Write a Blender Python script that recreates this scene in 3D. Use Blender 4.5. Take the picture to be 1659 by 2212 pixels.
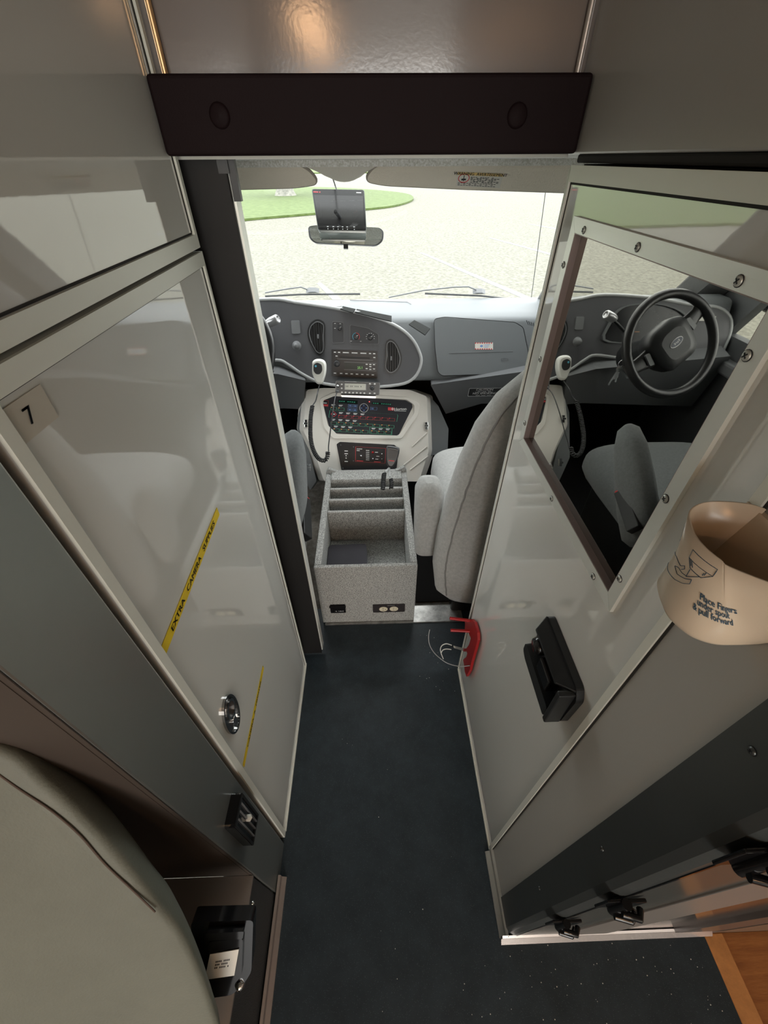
import bpy, math, random
from mathutils import Vector, Matrix
random.seed(7)
for o in list(bpy.data.objects): bpy.data.objects.remove(o)
SC = bpy.context.scene
COL = SC.collection

# ------------------------------------------------------------------ camera, world, lamps, exposure
F = 881.6; CX, CY = 829.5, 1106.0; H = 1.25
RT = Vector((0.99958673, -0.02834519, -0.00478689)).normalized()
FW = Vector((0.01826799, 0.75492574, -0.6555558)).normalized()
UP = RT.cross(FW).normalized()
cam_d = bpy.data.cameras.new('camera'); cam = bpy.data.objects.new('camera', cam_d); COL.objects.link(cam)
cam_d.sensor_fit = 'VERTICAL'; cam_d.sensor_height = 24.0; cam_d.lens = F / 2212 * 24.0
cam_d.clip_start = 0.02; cam_d.clip_end = 500
cam.matrix_world = Matrix(((RT.x, UP.x, -FW.x, 0), (RT.y, UP.y, -FW.y, 0), (RT.z, UP.z, -FW.z, H), (0, 0, 0, 1)))
SC.camera = cam
SC.view_settings.view_transform = 'Standard'; SC.view_settings.look = 'None'
SC.view_settings.gamma = 1.0; SC.view_settings.exposure = 0.5
SC.view_settings.use_curve_mapping = False
SC.cycles.use_denoising = True
SC.cycles.max_bounces = 10; SC.cycles.diffuse_bounces = 5; SC.cycles.glossy_bounces = 5
SC.cycles.transparent_max_bounces = 12; SC.cycles.sample_clamp_indirect = 6.0
SC.cycles.caustics_reflective = False; SC.cycles.caustics_refractive = False

SKY = 4.4
w = bpy.data.worlds.new('sky'); SC.world = w; w.use_nodes = True
nt = w.node_tree; nt.nodes.clear()
wo = nt.nodes.new('ShaderNodeOutputWorld'); bg = nt.nodes.new('ShaderNodeBackground')
tc = nt.nodes.new('ShaderNodeTexCoord'); sx = nt.nodes.new('ShaderNodeSeparateXYZ'); cr = nt.nodes.new('ShaderNodeValToRGB')
nt.links.new(tc.outputs['Generated'], sx.inputs[0]); nt.links.new(sx.outputs['Z'], cr.inputs[0])
cr.color_ramp.elements[0].position = 0.0; cr.color_ramp.elements[0].color = (0.86, 0.88, 0.86, 1)
cr.color_ramp.elements[1].position = 0.7; cr.color_ramp.elements[1].color = (0.96, 0.99, 1.0, 1)
nt.links.new(cr.outputs[0], bg.inputs[0]); bg.inputs[1].default_value = SKY
nt.links.new(bg.outputs[0], wo.inputs[0])

def area(name, loc, target, size, power, color, sy=None):
    d = bpy.data.lights.new(name, 'AREA'); d.energy = power; d.color = color; d.size = size
    d.shape = 'RECTANGLE'; d.size_y = sy or size
    o = bpy.data.objects.new(name, d); COL.objects.link(o); o.location = loc
    o.rotation_euler = (Vector(target) - Vector(loc)).to_track_quat('-Z', 'Y').to_euler()
    return o
# unseen fill light added behind the camera to brighten the cabinet walls
area('rear_fill', (0.42, -2.95, 1.05), (-0.24, 0.5, 1.2), 1.2, 22, (1.0, 0.93, 0.84), 1.4)

# ------------------------------------------------------------------ pixel helpers (a photo pixel meets a plane of the place)
CAMP = Vector((0, 0, H)); XM = 0.259
def ray(px, py, mir=False):
    d = FW + RT * ((px - CX) / F) - UP * ((py - CY) / F)
    if mir: d = Vector((-d.x, d.y, d.z))
    return d
def hit(px, py, x=None, y=None, z=None, d=None, mir=False):
    r = ray(px, py, mir); o = Vector((2 * XM, 0, H)) if mir else CAMP
    if x is not None: t = (x - o.x) / r.x
    elif y is not None: t = y / r.y
    elif z is not None: t = (z - H) / r.z
    else: t = d
    return o + r * t
class Fr:
    def __init__(s, o, u, v):
        s.o = Vector(o); s.u = Vector(u).normalized(); v = Vector(v)
        s.n = s.u.cross(v).normalized(); s.v = s.n.cross(s.u).normalized()
    def p(s, a, b, c=0): return s.o + s.u * a + s.v * b + s.n * c
    def px(s, px, py, mir=False):
        r = ray(px, py, mir); o = Vector((2 * XM, 0, H)) if mir else CAMP
        t = (s.o - o).dot(s.n) / r.dot(s.n); q = o + r * t - s.o
        return (q.dot(s.u), q.dot(s.v))
    def rot(s, deg, o=None):
        a = math.radians(deg); return Fr(o or s.o, s.u * math.cos(a) + s.v * math.sin(a), -s.u * math.sin(a) + s.v * math.cos(a))
WORLD = Fr((0, 0, 0), (1, 0, 0), (0, 1, 0))

# ------------------------------------------------------------------ materials
MATS = {}
def mat(name, col, rough=0.5, metal=0.0, bump=0.0, bscale=200.0, var=0.0, vscale=20.0, col2=None, spec=0.5, ior=1.5,
        emit=None, estr=1.0, coat=0.0, sheen=0.0, stretch=None, speck=None, speck_scale=300, speck_t=0.7, coatr=0.05):
    if name in MATS: return MATS[name]
    m = bpy.data.materials.new(name); m.use_nodes = True; n = m.node_tree; b = n.nodes['Principled BSDF']
    b.inputs['Base Color'].default_value = (*col, 1); b.inputs['Roughness'].default_value = rough
    b.inputs['Metallic'].default_value = metal; b.inputs['IOR'].default_value = ior
    b.inputs['Specular IOR Level'].default_value = spec
    b.inputs['Coat Weight'].default_value = coat; b.inputs['Coat Roughness'].default_value = coatr
    b.inputs['Sheen Weight'].default_value = sheen
    if emit: b.inputs['Emission Color'].default_value = (*emit, 1); b.inputs['Emission Strength'].default_value = estr
    t = n.nodes.new('ShaderNodeTexCoord'); mp = n.nodes.new('ShaderNodeMapping'); n.links.new(t.outputs['Object'], mp.inputs[0])
    if stretch: mp.inputs['Scale'].default_value = stretch
    cur = None
    if var or col2:
        nz = n.nodes.new('ShaderNodeTexNoise'); nz.inputs['Scale'].default_value = vscale; nz.inputs['Detail'].default_value = 6
        nz.inputs['Roughness'].default_value = 0.7
        n.links.new(mp.outputs[0], nz.inputs[0]); r = n.nodes.new('ShaderNodeValToRGB')
        r.color_ramp.elements[0].position = 0.36; r.color_ramp.elements[1].position = 0.64
        c2 = col2 or tuple(min(1, c * (1 + var)) for c in col); c1 = col if col2 else tuple(c * (1 - var) for c in col)
        r.color_ramp.elements[0].color = (*c1, 1); r.color_ramp.elements[1].color = (*c2, 1)
        n.links.new(nz.outputs['Fac'], r.inputs[0]); cur = r.outputs[0]
    if speck:
        nz = n.nodes.new('ShaderNodeTexVoronoi'); nz.inputs['Scale'].default_value = speck_scale
        n.links.new(mp.outputs[0], nz.inputs[0]); r = n.nodes.new('ShaderNodeValToRGB'); r.color_ramp.interpolation = 'CONSTANT'
        r.color_ramp.elements[0].color = (1, 1, 1, 1); r.color_ramp.elements[1].position = 1 - speck_t; r.color_ramp.elements[1].color = (0, 0, 0, 1)
        n.links.new(nz.outputs['Distance'], r.inputs[0])
        mx = n.nodes.new('ShaderNodeMix'); mx.data_type = 'RGBA'; n.links.new(r.outputs[0], mx.inputs[0])
        if cur: n.links.new(cur, mx.inputs[6])
        else: mx.inputs[6].default_value = (*col, 1)
        mx.inputs[7].default_value = (*speck, 1); cur = mx.outputs[2]
    if cur: n.links.new(cur, b.inputs['Base Color'])
    if bump:
        nz = n.nodes.new('ShaderNodeTexNoise'); nz.inputs['Scale'].default_value = bscale; nz.inputs['Detail'].default_value = 4
        n.links.new(mp.outputs[0], nz.inputs[0]); bp = n.nodes.new('ShaderNodeBump'); bp.inputs['Strength'].default_value = bump
        bp.inputs['Distance'].default_value = 0.002
        n.links.new(nz.outputs['Fac'], bp.inputs['Height']); n.links.new(bp.outputs[0], b.inputs['Normal'])
    MATS[name] = m; return m
def glass(name, tint=(0.97, 0.98, 0.97), refl=0.06):
    m = bpy.data.materials.new(name); m.use_nodes = True; n = m.node_tree; n.nodes.clear()
    o = n.nodes.new('ShaderNodeOutputMaterial'); tr = n.nodes.new('ShaderNodeBsdfTransparent'); gl = n.nodes.new('ShaderNodeBsdfGlossy')
    mx = n.nodes.new('ShaderNodeMixShader'); fr = n.nodes.new('ShaderNodeFresnel'); fr.inputs[0].default_value = 1.45
    tr.inputs[0].default_value = (*tint, 1); gl.inputs['Roughness'].default_value = 0.01
    ml = n.nodes.new('ShaderNodeMath'); ml.operation = 'MULTIPLY'; ml.inputs[1].default_value = refl / 0.06
    n.links.new(fr.outputs[0], ml.inputs[0]); n.links.new(ml.outputs[0], mx.inputs[0])
    n.links.new(tr.outputs[0], mx.inputs[1]); n.links.new(gl.outputs[0], mx.inputs[2]); n.links.new(mx.outputs[0], o.inputs[0])
    return m

LAM = mat('cabinet_laminate', (0.76, 0.76, 0.715), 0.03, spec=0.5, ior=2.3, bump=0.006, bscale=90)
LAMD = mat('cabinet_laminate_grey', (0.44, 0.43, 0.40), 0.28, spec=0.5, bump=0.04, bscale=200)
ALU = mat('aluminium_trim', (0.88, 0.89, 0.83), 0.40, metal=0.45, bump=0.08, bscale=90, stretch=(1, 1, 12))
ALUW = mat('satin_edge_trim', (0.84, 0.85, 0.77), 0.38, metal=0.1, bump=0.05, bscale=200)
STEEL = mat('brushed_stainless_panel', (0.44, 0.46, 0.44), 0.30, metal=0.85, bump=0.10, bscale=60, stretch=(1, 1, 30))
STEELD = mat('dark_stainless_post', (0.10, 0.11, 0.11), 0.30, metal=0.6, bump=0.06, bscale=80)
CHROME = mat('chrome', (0.8, 0.8, 0.8), 0.08, metal=1.0)
BLK = mat('black_plastic', (0.012, 0.013, 0.014), 0.38, bump=0.05, bscale=500)
BLKG = mat('black_gloss', (0.008, 0.008, 0.009), 0.12)
GAP = mat('dark_gap', (0.02, 0.018, 0.016), 0.8)
POST = mat('doorway_post_paint', (0.012, 0.011, 0.011), 0.5, spec=0.3, bump=0.03)
MAROON = mat('padded_vinyl_header', (0.010, 0.0035, 0.0045), 0.7, spec=0.2, bump=0.10, bscale=700)
HEADP = mat('header_panel_gloss', (0.20, 0.170, 0.155), 0.13, spec=0.7, bump=0.025, bscale=260)
FLOORM = mat('speckled_navy_vinyl', (0.026, 0.037, 0.045), 0.42, spec=0.35, var=0.18, vscale=14, bump=0.12, bscale=600, speck=(0.10, 0.12, 0.13), speck_scale=330, speck_t=0.86)
CARPET = mat('cab_carpet', (0.16, 0.14, 0.115), 0.95, col2=(0.33, 0.30, 0.26), vscale=26, bump=0.9, bscale=500)
DARKC = mat('black_carpet', (0.008, 0.008, 0.008), 0.95, bump=0.6, bscale=500)
ORGC = mat('grey_speckled_carpet', (0.12, 0.12, 0.115), 0.95, col2=(0.60, 0.60, 0.57), vscale=330, bump=1.0, bscale=420)
DASH = mat('dash_grey_vinyl', (0.175, 0.187, 0.193), 0.6, spec=0.25, bump=0.25, bscale=900)
DASHD = mat('dash_dark_face', (0.075, 0.076, 0.082), 0.50, bump=0.12, bscale=900)
DASHK = mat('dash_knee_grey', (0.13, 0.135, 0.14), 0.6, bump=0.2, bscale=900)
BEZ = mat('satin_grey_bezel', (0.42, 0.43, 0.43), 0.35)
CONS = mat('beige_fibreglass', (0.72, 0.69, 0.63), 0.45, bump=0.1, bscale=300)
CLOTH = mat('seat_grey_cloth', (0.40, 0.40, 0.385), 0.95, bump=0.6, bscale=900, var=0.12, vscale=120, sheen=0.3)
CLOTH_DIM = mat('seat_cloth_dimmed', (0.15, 0.162, 0.165), 0.95, bump=0.6, bscale=900, var=0.12, vscale=120, sheen=0.2)  # same grey cloth as the passenger seat, darkened to stand in for dimness
OLIVE = mat('olive_grey_vinyl', (0.165, 0.172, 0.140), 0.60, bump=0.25, bscale=350, var=0.06, vscale=8)
STITCH = mat('brown_stitching', (0.10, 0.07, 0.055), 0.9)
SEAM = mat('grey_seam_thread', (0.22, 0.22, 0.21), 0.9, bump=0.5)
HEADL = mat('headliner_fabric', (0.80, 0.74, 0.64), 0.95, bump=0.8, bscale=260)
HEADF = mat('fuzzy_edge_trim', (0.86, 0.85, 0.76), 0.95, bump=1.0, bscale=420, var=0.3, vscale=300)
WHITE = mat('white_plastic', (0.75, 0.75, 0.70), 0.4)
PRINTW = mat('white_print', (0.75, 0.76, 0.75), 0.5)
PRINTK = mat('black_print', (0.012, 0.012, 0.014), 0.5)
PRINTB = mat('blue_print', (0.02, 0.06, 0.10), 0.5)
BLUEL = mat('bright_blue_print', (0.01, 0.16, 0.30), 0.5)
RED = mat('red_plastic', (0.42, 0.012, 0.014), 0.35)
REDP = mat('red_print', (0.62, 0.05, 0.06), 0.5)
GRNP = mat('green_print', (0.10, 0.50, 0.30), 0.5)
BLUP = mat('blue_button_print', (0.16, 0.30, 0.62), 0.5)
CYAN = mat('cyan_print', (0.12, 0.50, 0.68), 0.5)
ORNG = mat('orange_print', (0.75, 0.30, 0.10), 0.5)
YEL = mat('yellow_label_tape', (0.86, 0.62, 0.02), 0.45)
PAPER = mat('cream_label_paper', (0.60, 0.56, 0.48), 0.7)
PAPERW = mat('white_label_paper', (0.72, 0.70, 0.64), 0.7)
CREAM = mat('cream_dispenser_plastic', (0.70, 0.57, 0.43), 0.22, spec=0.6)
GOLD = mat('ivory_socket', (0.72, 0.66, 0.50), 0.4)
LCD = mat('lcd_glass', (0.17, 0.18, 0.11), 0.2)
GREY = mat('grey_plastic', (0.16, 0.165, 0.17), 0.4)
KNOB = mat('charcoal_knob', (0.03, 0.031, 0.033), 0.35)
CHAR = mat('charcoal_fabric_tape', (0.018, 0.019, 0.018), 0.95, spec=0.1, bump=0.4, bscale=600, var=0.4, vscale=600)
CASE = mat('black_nylon_case', (0.022, 0.019, 0.026), 0.7, bump=0.3, bscale=900)
WOOD = mat('worn_wood_threshold', (0.24, 0.085, 0.022), 0.5, col2=(0.38, 0.150, 0.042), vscale=9, stretch=(1, 8, 1), bump=0.15, bscale=40)
BRASS = mat('warm_metal_edge', (0.75, 0.48, 0.25), 0.35, metal=0.7)
ASPH = mat('pale_asphalt', (0.085, 0.082, 0.062), 0.95, col2=(0.182, 0.176, 0.142), vscale=13, bump=0.2, bscale=8)  # pale mottled grain of the asphalt itself
GRASS = mat('lawn_grass', (0.050, 0.080, 0.014), 0.95, col2=(0.092, 0.130, 0.036), vscale=3.2, bump=1.0, bscale=6)
LINE = mat('parking_line_paint', (0.20, 0.20, 0.20), 0.8)
BARK = mat('grey_bark', (0.16, 0.16, 0.14), 0.95, col2=(0.30, 0.29, 0.26), vscale=6, bump=1.0, bscale=10)
LEAF = mat('tree_foliage', (0.04, 0.08, 0.02), 0.9, col2=(0.10, 0.17, 0.05), vscale=4, bump=1.0, bscale=4)
MIRR = mat('mirror_silver', (0.85, 0.87, 0.82), 0.015, metal=1.0)
PANE = mat('tinted_mirror_pane', (0.44, 0.43, 0.39), 0.012, metal=1.0)
SCREEN = mat('dark_screen', (0.020, 0.020, 0.020), 0.16, spec=0.4)
CLEAR = glass('clear_windshield_glass')
LENS = glass('clear_lens_plastic', (0.96, 0.97, 0.97), 0.08)

# ------------------------------------------------------------------ mesh builder
TXT = {}
def text_geo(s, size):
    if s not in TXT:
        c = bpy.data.curves.new('t', 'FONT'); c.body = s; c.size = 1.0; c.resolution_u = 2; c.align_x = 'CENTER'; c.align_y = 'CENTER'
        o = bpy.data.objects.new('t', c); COL.objects.link(o); dg = bpy.context.evaluated_depsgraph_get()
        me = bpy.data.meshes.new_from_object(o.evaluated_get(dg))
        TXT[s] = ([tuple(v.co) for v in me.vertices], [tuple(p.vertices) for p in me.polygons])
        bpy.data.meshes.remove(me); bpy.data.objects.remove(o); bpy.data.curves.remove(c)
    v, f = TXT[s]; return [(a * size, b * size) for a, b, _ in v], f
def rpoly(pts, r, seg=4):
    """round the corners of a 2D polygon"""
    out = []; n = len(pts)
    for i in range(n):
        a, b, c = Vector(pts[i - 1]), Vector(pts[i]), Vector(pts[(i + 1) % n])
        rr = min(r, (a - b).length * .45, (c - b).length * .45)
        p, q = b + (a - b).normalized() * rr, b + (c - b).normalized() * rr
        for k in range(seg + 1):
            t = k / seg; out.append(tuple(p * (1 - t) ** 2 + b * 2 * t * (1 - t) + q * t * t))
    return out
def rect(x0, y0, x1, y1): return [(x0, y0), (x1, y0), (x1, y1), (x0, y1)]
def circ(cx, cy, r, n=20, ry=None): return [(cx + r * math.cos(2 * math.pi * k / n), cy + (ry or r) * math.sin(2 * math.pi * k / n)) for k in range(n)]
def smooth_pts(pts, n=4, closed=False):
    P = [Vector(p) for p in pts]; out = []; L = len(P); rng = range(L if closed else L - 1)
    for i in rng:
        p0 = P[i - 1] if (i > 0 or closed) else P[0]; p1 = P[i]; p2 = P[(i + 1) % L]
        p3 = P[(i + 2) % L] if (i + 2 < L or closed) else P[-1]
        for k in range(n):
            t = k / n; out.append(0.5 * ((2 * p1) + (p2 - p0) * t + (2 * p0 - 5 * p1 + 4 * p2 - p3) * t * t + (3 * p1 - 3 * p2 + p3 - p0) * t ** 3))
    if not closed: out.append(P[-1])
    return out
class MB:
    def __init__(s): s.v = []; s.f = []; s.m = []; s.s = []
    def add(s, vs, fs, mi=0, sm=False):
        b = len(s.v); s.v += [tuple(x) for x in vs]; s.f += [tuple(b + i for i in f) for f in fs]; s.m += [mi] * len(fs); s.s += [sm] * len(fs); return s
    def box(s, a, b, mi=0, fr=None):
        fr = fr or WORLD; x0, y0, z0 = a; x1, y1, z1 = b
        vs = [fr.p(x, y, z) for x in (x0, x1) for y in (y0, y1) for z in (z0, z1)]
        return s.add(vs, [(0, 1, 3, 2), (4, 6, 7, 5), (0, 4, 5, 1), (2, 3, 7, 6), (0, 2, 6, 4), (1, 5, 7, 3)], mi)
    def prism(s, poly, z0, z1, fr=None, mi=0, top=None, sm=False, caps=True):
        """poly 2D in fr, extruded z0..z1 along n; top = optional other polygon at z1"""
        fr = fr or WORLD; n = len(poly); tp = top or poly
        vs = [fr.p(p[0], p[1], z0) for p in poly] + [fr.p(p[0], p[1], z1) for p in tp]
        s.add(vs, [(i, (i + 1) % n, n + (i + 1) % n, n + i) for i in range(n)], mi, sm)
        if caps: s.add(vs, [tuple(range(n))[::-1], tuple(range(n, 2 * n))], mi)
        return s
    def plate(s, poly, z, fr, mi=0):
        return s.add([fr.p(p[0], p[1], z) for p in poly], [tuple(range(len(poly)))], mi)
    def ring(s, outer, inner, z0, z1, fr=None, mi=0):
        fr = fr or WORLD; n = len(outer)
        vs = [fr.p(*p, z0) for p in outer] + [fr.p(*p, z0) for p in inner] + [fr.p(*p, z1) for p in outer] + [fr.p(*p, z1) for p in inner]
        fs = []
        for i in range(n):
            j = (i + 1) % n
            fs += [(i, j, 2 * n + j, 2 * n + i), (n + j, n + i, 3 * n + i, 3 * n + j), (2 * n + i, 2 * n + j, 3 * n + j, 3 * n + i), (j, i, n + i, n + j)]
        return s.add(vs, fs, mi)
    def loft(s, rings, mi=0, caps=True, sm=True, closed=True):
        n = len(rings[0]); vs = [p for r in rings for p in r]; fs = []
        for k in range(len(rings) - 1):
            for i in range(n if closed else n - 1):
                j = (i + 1) % n; fs.append((k * n + i, k * n + j, (k + 1) * n + j, (k + 1) * n + i))
        s.add(vs, fs, mi, sm)
        if caps: s.add(rings[0], [tuple(range(n))[::-1]], mi, sm); s.add(rings[-1], [tuple(range(n))], mi, sm)
        return s
    def tube(s, pts, r, seg=8, mi=0, closed=False, caps=True):
        P = [Vector(p) for p in pts]; rings = []; prev = None
        for i, p in enumerate(P):
            if closed: t = P[(i + 1) % len(P)] - P[i - 1]
            else: t = P[min(i + 1, len(P) - 1)] - P[max(i - 1, 0)]
            if t.length < 1e-9: t = Vector((0, 0, 1))
            t.normalize()
            if prev is None: a = t.orthogonal().normalized()
            else:
                a = prev - t * prev.dot(t); a = a.normalized() if a.length > 1e-6 else t.orthogonal().normalized()
            prev = a; b = t.cross(a); rr = r[i] if isinstance(r, (list, tuple)) else r
            rings.append([p + (a * math.cos(2 * math.pi * k / seg) + b * math.sin(2 * math.pi * k / seg)) * rr for k in range(seg)])
        if closed: rings.append(rings[0])
        return s.loft(rings, mi, caps and not closed)
    def lathe(s, prof, fr, seg=20, mi=0):
        """prof = (radius, height) along fr.n"""
        rings = [[fr.p(r * math.cos(2 * math.pi * k / seg), r * math.sin(2 * math.pi * k / seg), h) for k in range(seg)] for r, h in prof]
        return s.loft(rings, mi)
    def text(s, t, size, fr, x=0, y=0, z=0.0004, mi=0, fn=None, sx=1.0, bold=0):
        vs, fs = text_geo(t, size)
        f = fn or (lambda a, b: fr.p(x + a * sx, y + b, z))
        for k in range(1 + bold):
            s.add([f(a + k * size * 0.05, b) for a, b in vs], fs, mi)
        return s
    def build(s, name, mats, parent=None, bevel=0, kind=None, label=None, cat=None, group=None, seg=2, sub=0, sol=0, flat=False):
        me = bpy.data.meshes.new(name); me.from_pydata(s.v, [], s.f)
        for m in (mats if isinstance(mats, (list, tuple)) else [mats]): me.materials.append(m)
        for p, mi, sm in zip(me.polygons, s.m, s.s): p.material_index = mi; p.use_smooth = sm
        me.update(); o = bpy.data.objects.new(name, me); COL.objects.link(o)
        if parent:
            o.parent = parent; o.matrix_parent_inverse = parent.matrix_world.inverted()
        if sol:
            q = o.modifiers.new('thick', 'SOLIDIFY'); q.thickness = sol
        if bevel:
            q = o.modifiers.new('bevel', 'BEVEL'); q.width = bevel; q.segments = seg; q.limit_method = 'ANGLE'; q.angle_limit = 0.6
        if sub:
            q = o.modifiers.new('sub', 'SUBSURF'); q.levels = sub; q.render_levels = sub
        if kind: o['kind'] = kind
        if label: o['label'] = label
        if cat: o['category'] = cat
        if group: o['group'] = group
        return o
def thing(name, label, cat, loc=(0, 0, 0), group=None):
    o = bpy.data.objects.new(name, None); COL.objects.link(o); o.empty_display_size = 0.05
    o.location = loc; o.matrix_world = Matrix.Translation(loc)
    o['label'] = label; o['category'] = cat
    if group: o['group'] = group
    return o
def struct(mb, name, m, **k): return mb.build(name, m, kind='structure', **k)
def screw_mb(fr, r=0.004):
    m = MB(); m.lathe([(r, 0), (r, 0.0008), (r * .8, 0.0016), (0.0001, 0.0018)], fr, 14)
    m.ring(circ(0, 0, r * 1.15, 14), circ(0, 0, r * .98, 14), 0, 0.0005, fr, 1)
    for a in (45, 135):
        g = fr.rot(a); m.box((-r * .6, -r * .12, 0.0015), (r * .6, r * .12, 0.0021), 1, g)
    return m
def cushion_rings(secs, n=28, p=2.6):
    """secs: (centre, halfwidth vector, halfdepth vector)"""
    out = []
    for c, hu, hv in secs:
        c, hu, hv = Vector(c), Vector(hu), Vector(hv); r = []
        for k in range(n):
            a = 2 * math.pi * k / n; ca, sa = math.cos(a), math.sin(a)
            r.append(c + hu * (abs(ca) ** (2 / p) * (1 if ca >= 0 else -1)) + hv * (abs(sa) ** (2 / p) * (1 if sa >= 0 else -1)))
        out.append(r)
    return out
def coil(pts, R, r, turns_per_m, mi=0, seg=6, mb=None, lead=None):
    P = smooth_pts(pts, 10); L = [0]
    for i in range(1, len(P)): L.append(L[-1] + (P[i] - P[i - 1]).length)
    tot = L[-1]; N = int(tot * turns_per_m * 10); out = []; prev = None; j = 0
    for k in range(N + 1):
        s_ = tot * k / N
        while j < len(P) - 2 and L[j + 1] < s_: j += 1
        t = (s_ - L[j]) / max(1e-9, L[j + 1] - L[j]); c = P[j].lerp(P[j + 1], t); d = (P[j + 1] - P[j]).normalized()
        a = d.orthogonal().normalized() if prev is None else (prev - d * prev.dot(d)).normalized()
        prev = a; b = d.cross(a); an = 2 * math.pi * k / 10
        out.append(c + (a * math.cos(an) + b * math.sin(an)) * R)
    (mb or MB()).tube(out, r, seg, mi); return mb

XL, XR = -0.243, 0.254           # corridor walls
FL = Fr((XL, 0, 0), (0, -1, 0), (0, 0, 1)) ; FL.n = Vector((1, 0, 0)); FL.u = Vector((0, 1, 0)); FL.v = Vector((0, 0, 1))   # a=y, b=z, n into corridor
FRW = Fr((XR, 0, 0), (0, -1, 0), (0, 0, 1)); FRW.u = Vector((0, -1, 0)); FRW.v = Vector((0, 0, 1)); FRW.n = Vector((-1, 0, 0))  # a=-y, b=z
def FLat(y, z): return (y, z)

# ================================================================== STRUCTURE
# floor of the patient compartment with the walk-through
m = MB(); m.box((XL - 0.01, -3.0, -0.03), (0.69, 0.905, 0.0)); m.box((0.69, 0.049, -0.03), (1.15, 0.9, 0.0)); m.box((0.69, -3.0, -0.03), (1.15, -0.75, 0.0)); m.box((-1.15, -3.0, -0.03), (XL - 0.01, 0.1, 0.0))
struct(m, 'floor', FLOORM)
m = MB(); m.box((-0.98, 0.905, -0.06), (0.98, 2.05, -0.012)); struct(m, 'floor_cab', CARPET)
# module shell behind the camera
m = MB(); m.box((-1.18, -3.05, 0), (-1.15, 0.70, 1.75)); struct(m, 'wall_left', LAMD)
m = MB(); m.box((1.15, -3.05, 0), (1.18, -0.75, 1.75)); m.box((1.15, 0.05, 0), (1.18, 0.70, 1.75)); m.box((1.15, -0.75, 1.55), (1.18, 0.05, 1.75)); struct(m, 'wall_right', LAMD)
m = MB(); m.box((1.152, -0.75, -0.07), (1.178, 0.05, 1.55)); struct(m, 'side_light_block', LAMD)  # unseen panel added over the side opening to keep sky light out
m = MB(); m.box((-1.15, -3.05, 0), (-0.66, -3.0, 1.75)); m.box((0.66, -3.05, 0), (1.15, -3.0, 1.75)); m.box((-0.66, -3.05, 1.72), (0.66, -3.0, 1.75)); struct(m, 'wall_rear', LAMD)
m = MB(); m.box((-1.18, -3.05, 1.75), (1.18, 0.75, 1.78)); struct(m, 'ceiling', mat('ceiling_panel', (0.34, 0.30, 0.27), 0.4))
# side-door step well: wood tread beside the floor edge
m = MB(); m.box((0.675, -0.75, -0.05), (0.715, 0.049, 0.002)); struct(m, 'trim_1', mat('warm_floor_edge', (0.55, 0.25, 0.085), 0.4, var=0.2, vscale=14, bump=0.1), bevel=0.002)
m = MB(); m.box((0.715, -0.75, -0.07), (1.15, 0.049, -0.012)); struct(m, 'floor_step', WOOD)
# upper glossy bulkhead panel and its edge strips
m = MB(); m.box((XL - .012, 0.695, 1.2525), (XR + .012, 0.72, 1.75)); struct(m, 'wall_front', HEADP)
m = MB(); m.tube([(XL + 0.012, 0.69, 1.322), (XL + 0.012, 0.69, 1.749)], 0.0035, 8); struct(m, 'trim_2', BRASS)
m = MB(); m.tube([(XR - 0.008, 0.69, 1.322), (XR - 0.008, 0.69, 1.749)], 0.0035, 8); struct(m, 'trim_3', mat('pale_edge_strip', (0.55, 0.50, 0.46), 0.35, metal=0.5))
# left doorway post (behind the cabinet front edge) and its metal edge
m = MB(); m.box((-0.262, 0.715, 0.02), (-0.190, 0.742, 1.262)); m.box((-1.0, 0.735, 0.0), (-0.262, 0.775, 1.262)); m.box((-0.262, 0.735, 1.252), (0.26, 0.775, 1.30))
struct(m, 'trim_4', POST, bevel=0.002)
m = MB(); m.box((-0.190, 0.722, 0.03), (-0.1865, 0.748, 1.24)); struct(m, 'trim_5', ALU)
m = MB(); m.box((-0.188, 0.716, 1.205), (-0.178, 0.726, 1.252)); m.box((-0.20, 0.712, 1.235), (-0.186, 0.722, 1.252)); struct(m, 'trim_6', BLK)
# baseboards
def corner_trim(y0, y1, x, name, face=1):
    m = MB()
    pr = [(0, 0), (0.014 * face, 0), (0.014 * face, 0.004), (0.005 * face, 0.012), (0.005 * face, 0.03), (0, 0.034)]
    m.loft([[Vector((x + a, y0, b)) for a, b in pr], [Vector((x + a, y1, b)) for a, b in pr]], sm=False); return m
struct(corner_trim(-2.9, 0.165, XL + 0.004, 'b'), 'baseboard_left', mat('pinkish_base_metal', (0.50, 0.42, 0.38), 0.35, metal=0.8))
m = corner_trim(0.054, 0.197, XR, 'b', -1); struct(m, 'baseboard_right', mat('satin_base_metal', (0.62, 0.62, 0.58), 0.3, metal=0.8, bump=0.05))
m = MB(); pr = [(0, 0), (-0.012, 0), (-0.012, 0.004), (-0.004, 0.014), (-0.004, 0.03), (0, 0.034)]
m.loft([[Vector((x, 0.056 + a, b)) for a, b in pr] for x in (XR - 0.013, 0.69)], sm=False)
struct(m, 'baseboard_front', mat('warm_base_metal', (0.78, 0.70, 0.66), 0.22, metal=0.85))
m = MB(); m.box((XL, 0.25, 0), (XL + 0.004, 0.69, 0.006)); struct(m, 'baseboard_cabinet', ALUW)
m = MB(); m.box((XR - 0.004, 0.20, 0), (XR, 0.657, 0.006)); struct(m, 'baseboard_passage', ALUW)
# steel sill at the cab step
m = MB(); m.box((-0.19, 0.838, 0.0), (0.30, 0.905, 0.004)); m.box((-0.19, 0.834, 0.0), (0.30, 0.838, 0.006)); struct(m, 'trim_7', mat('scuffed_sill_steel', (0.42, 0.41, 0.39), 0.35, metal=0.8, var=0.35, vscale=25))

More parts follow.
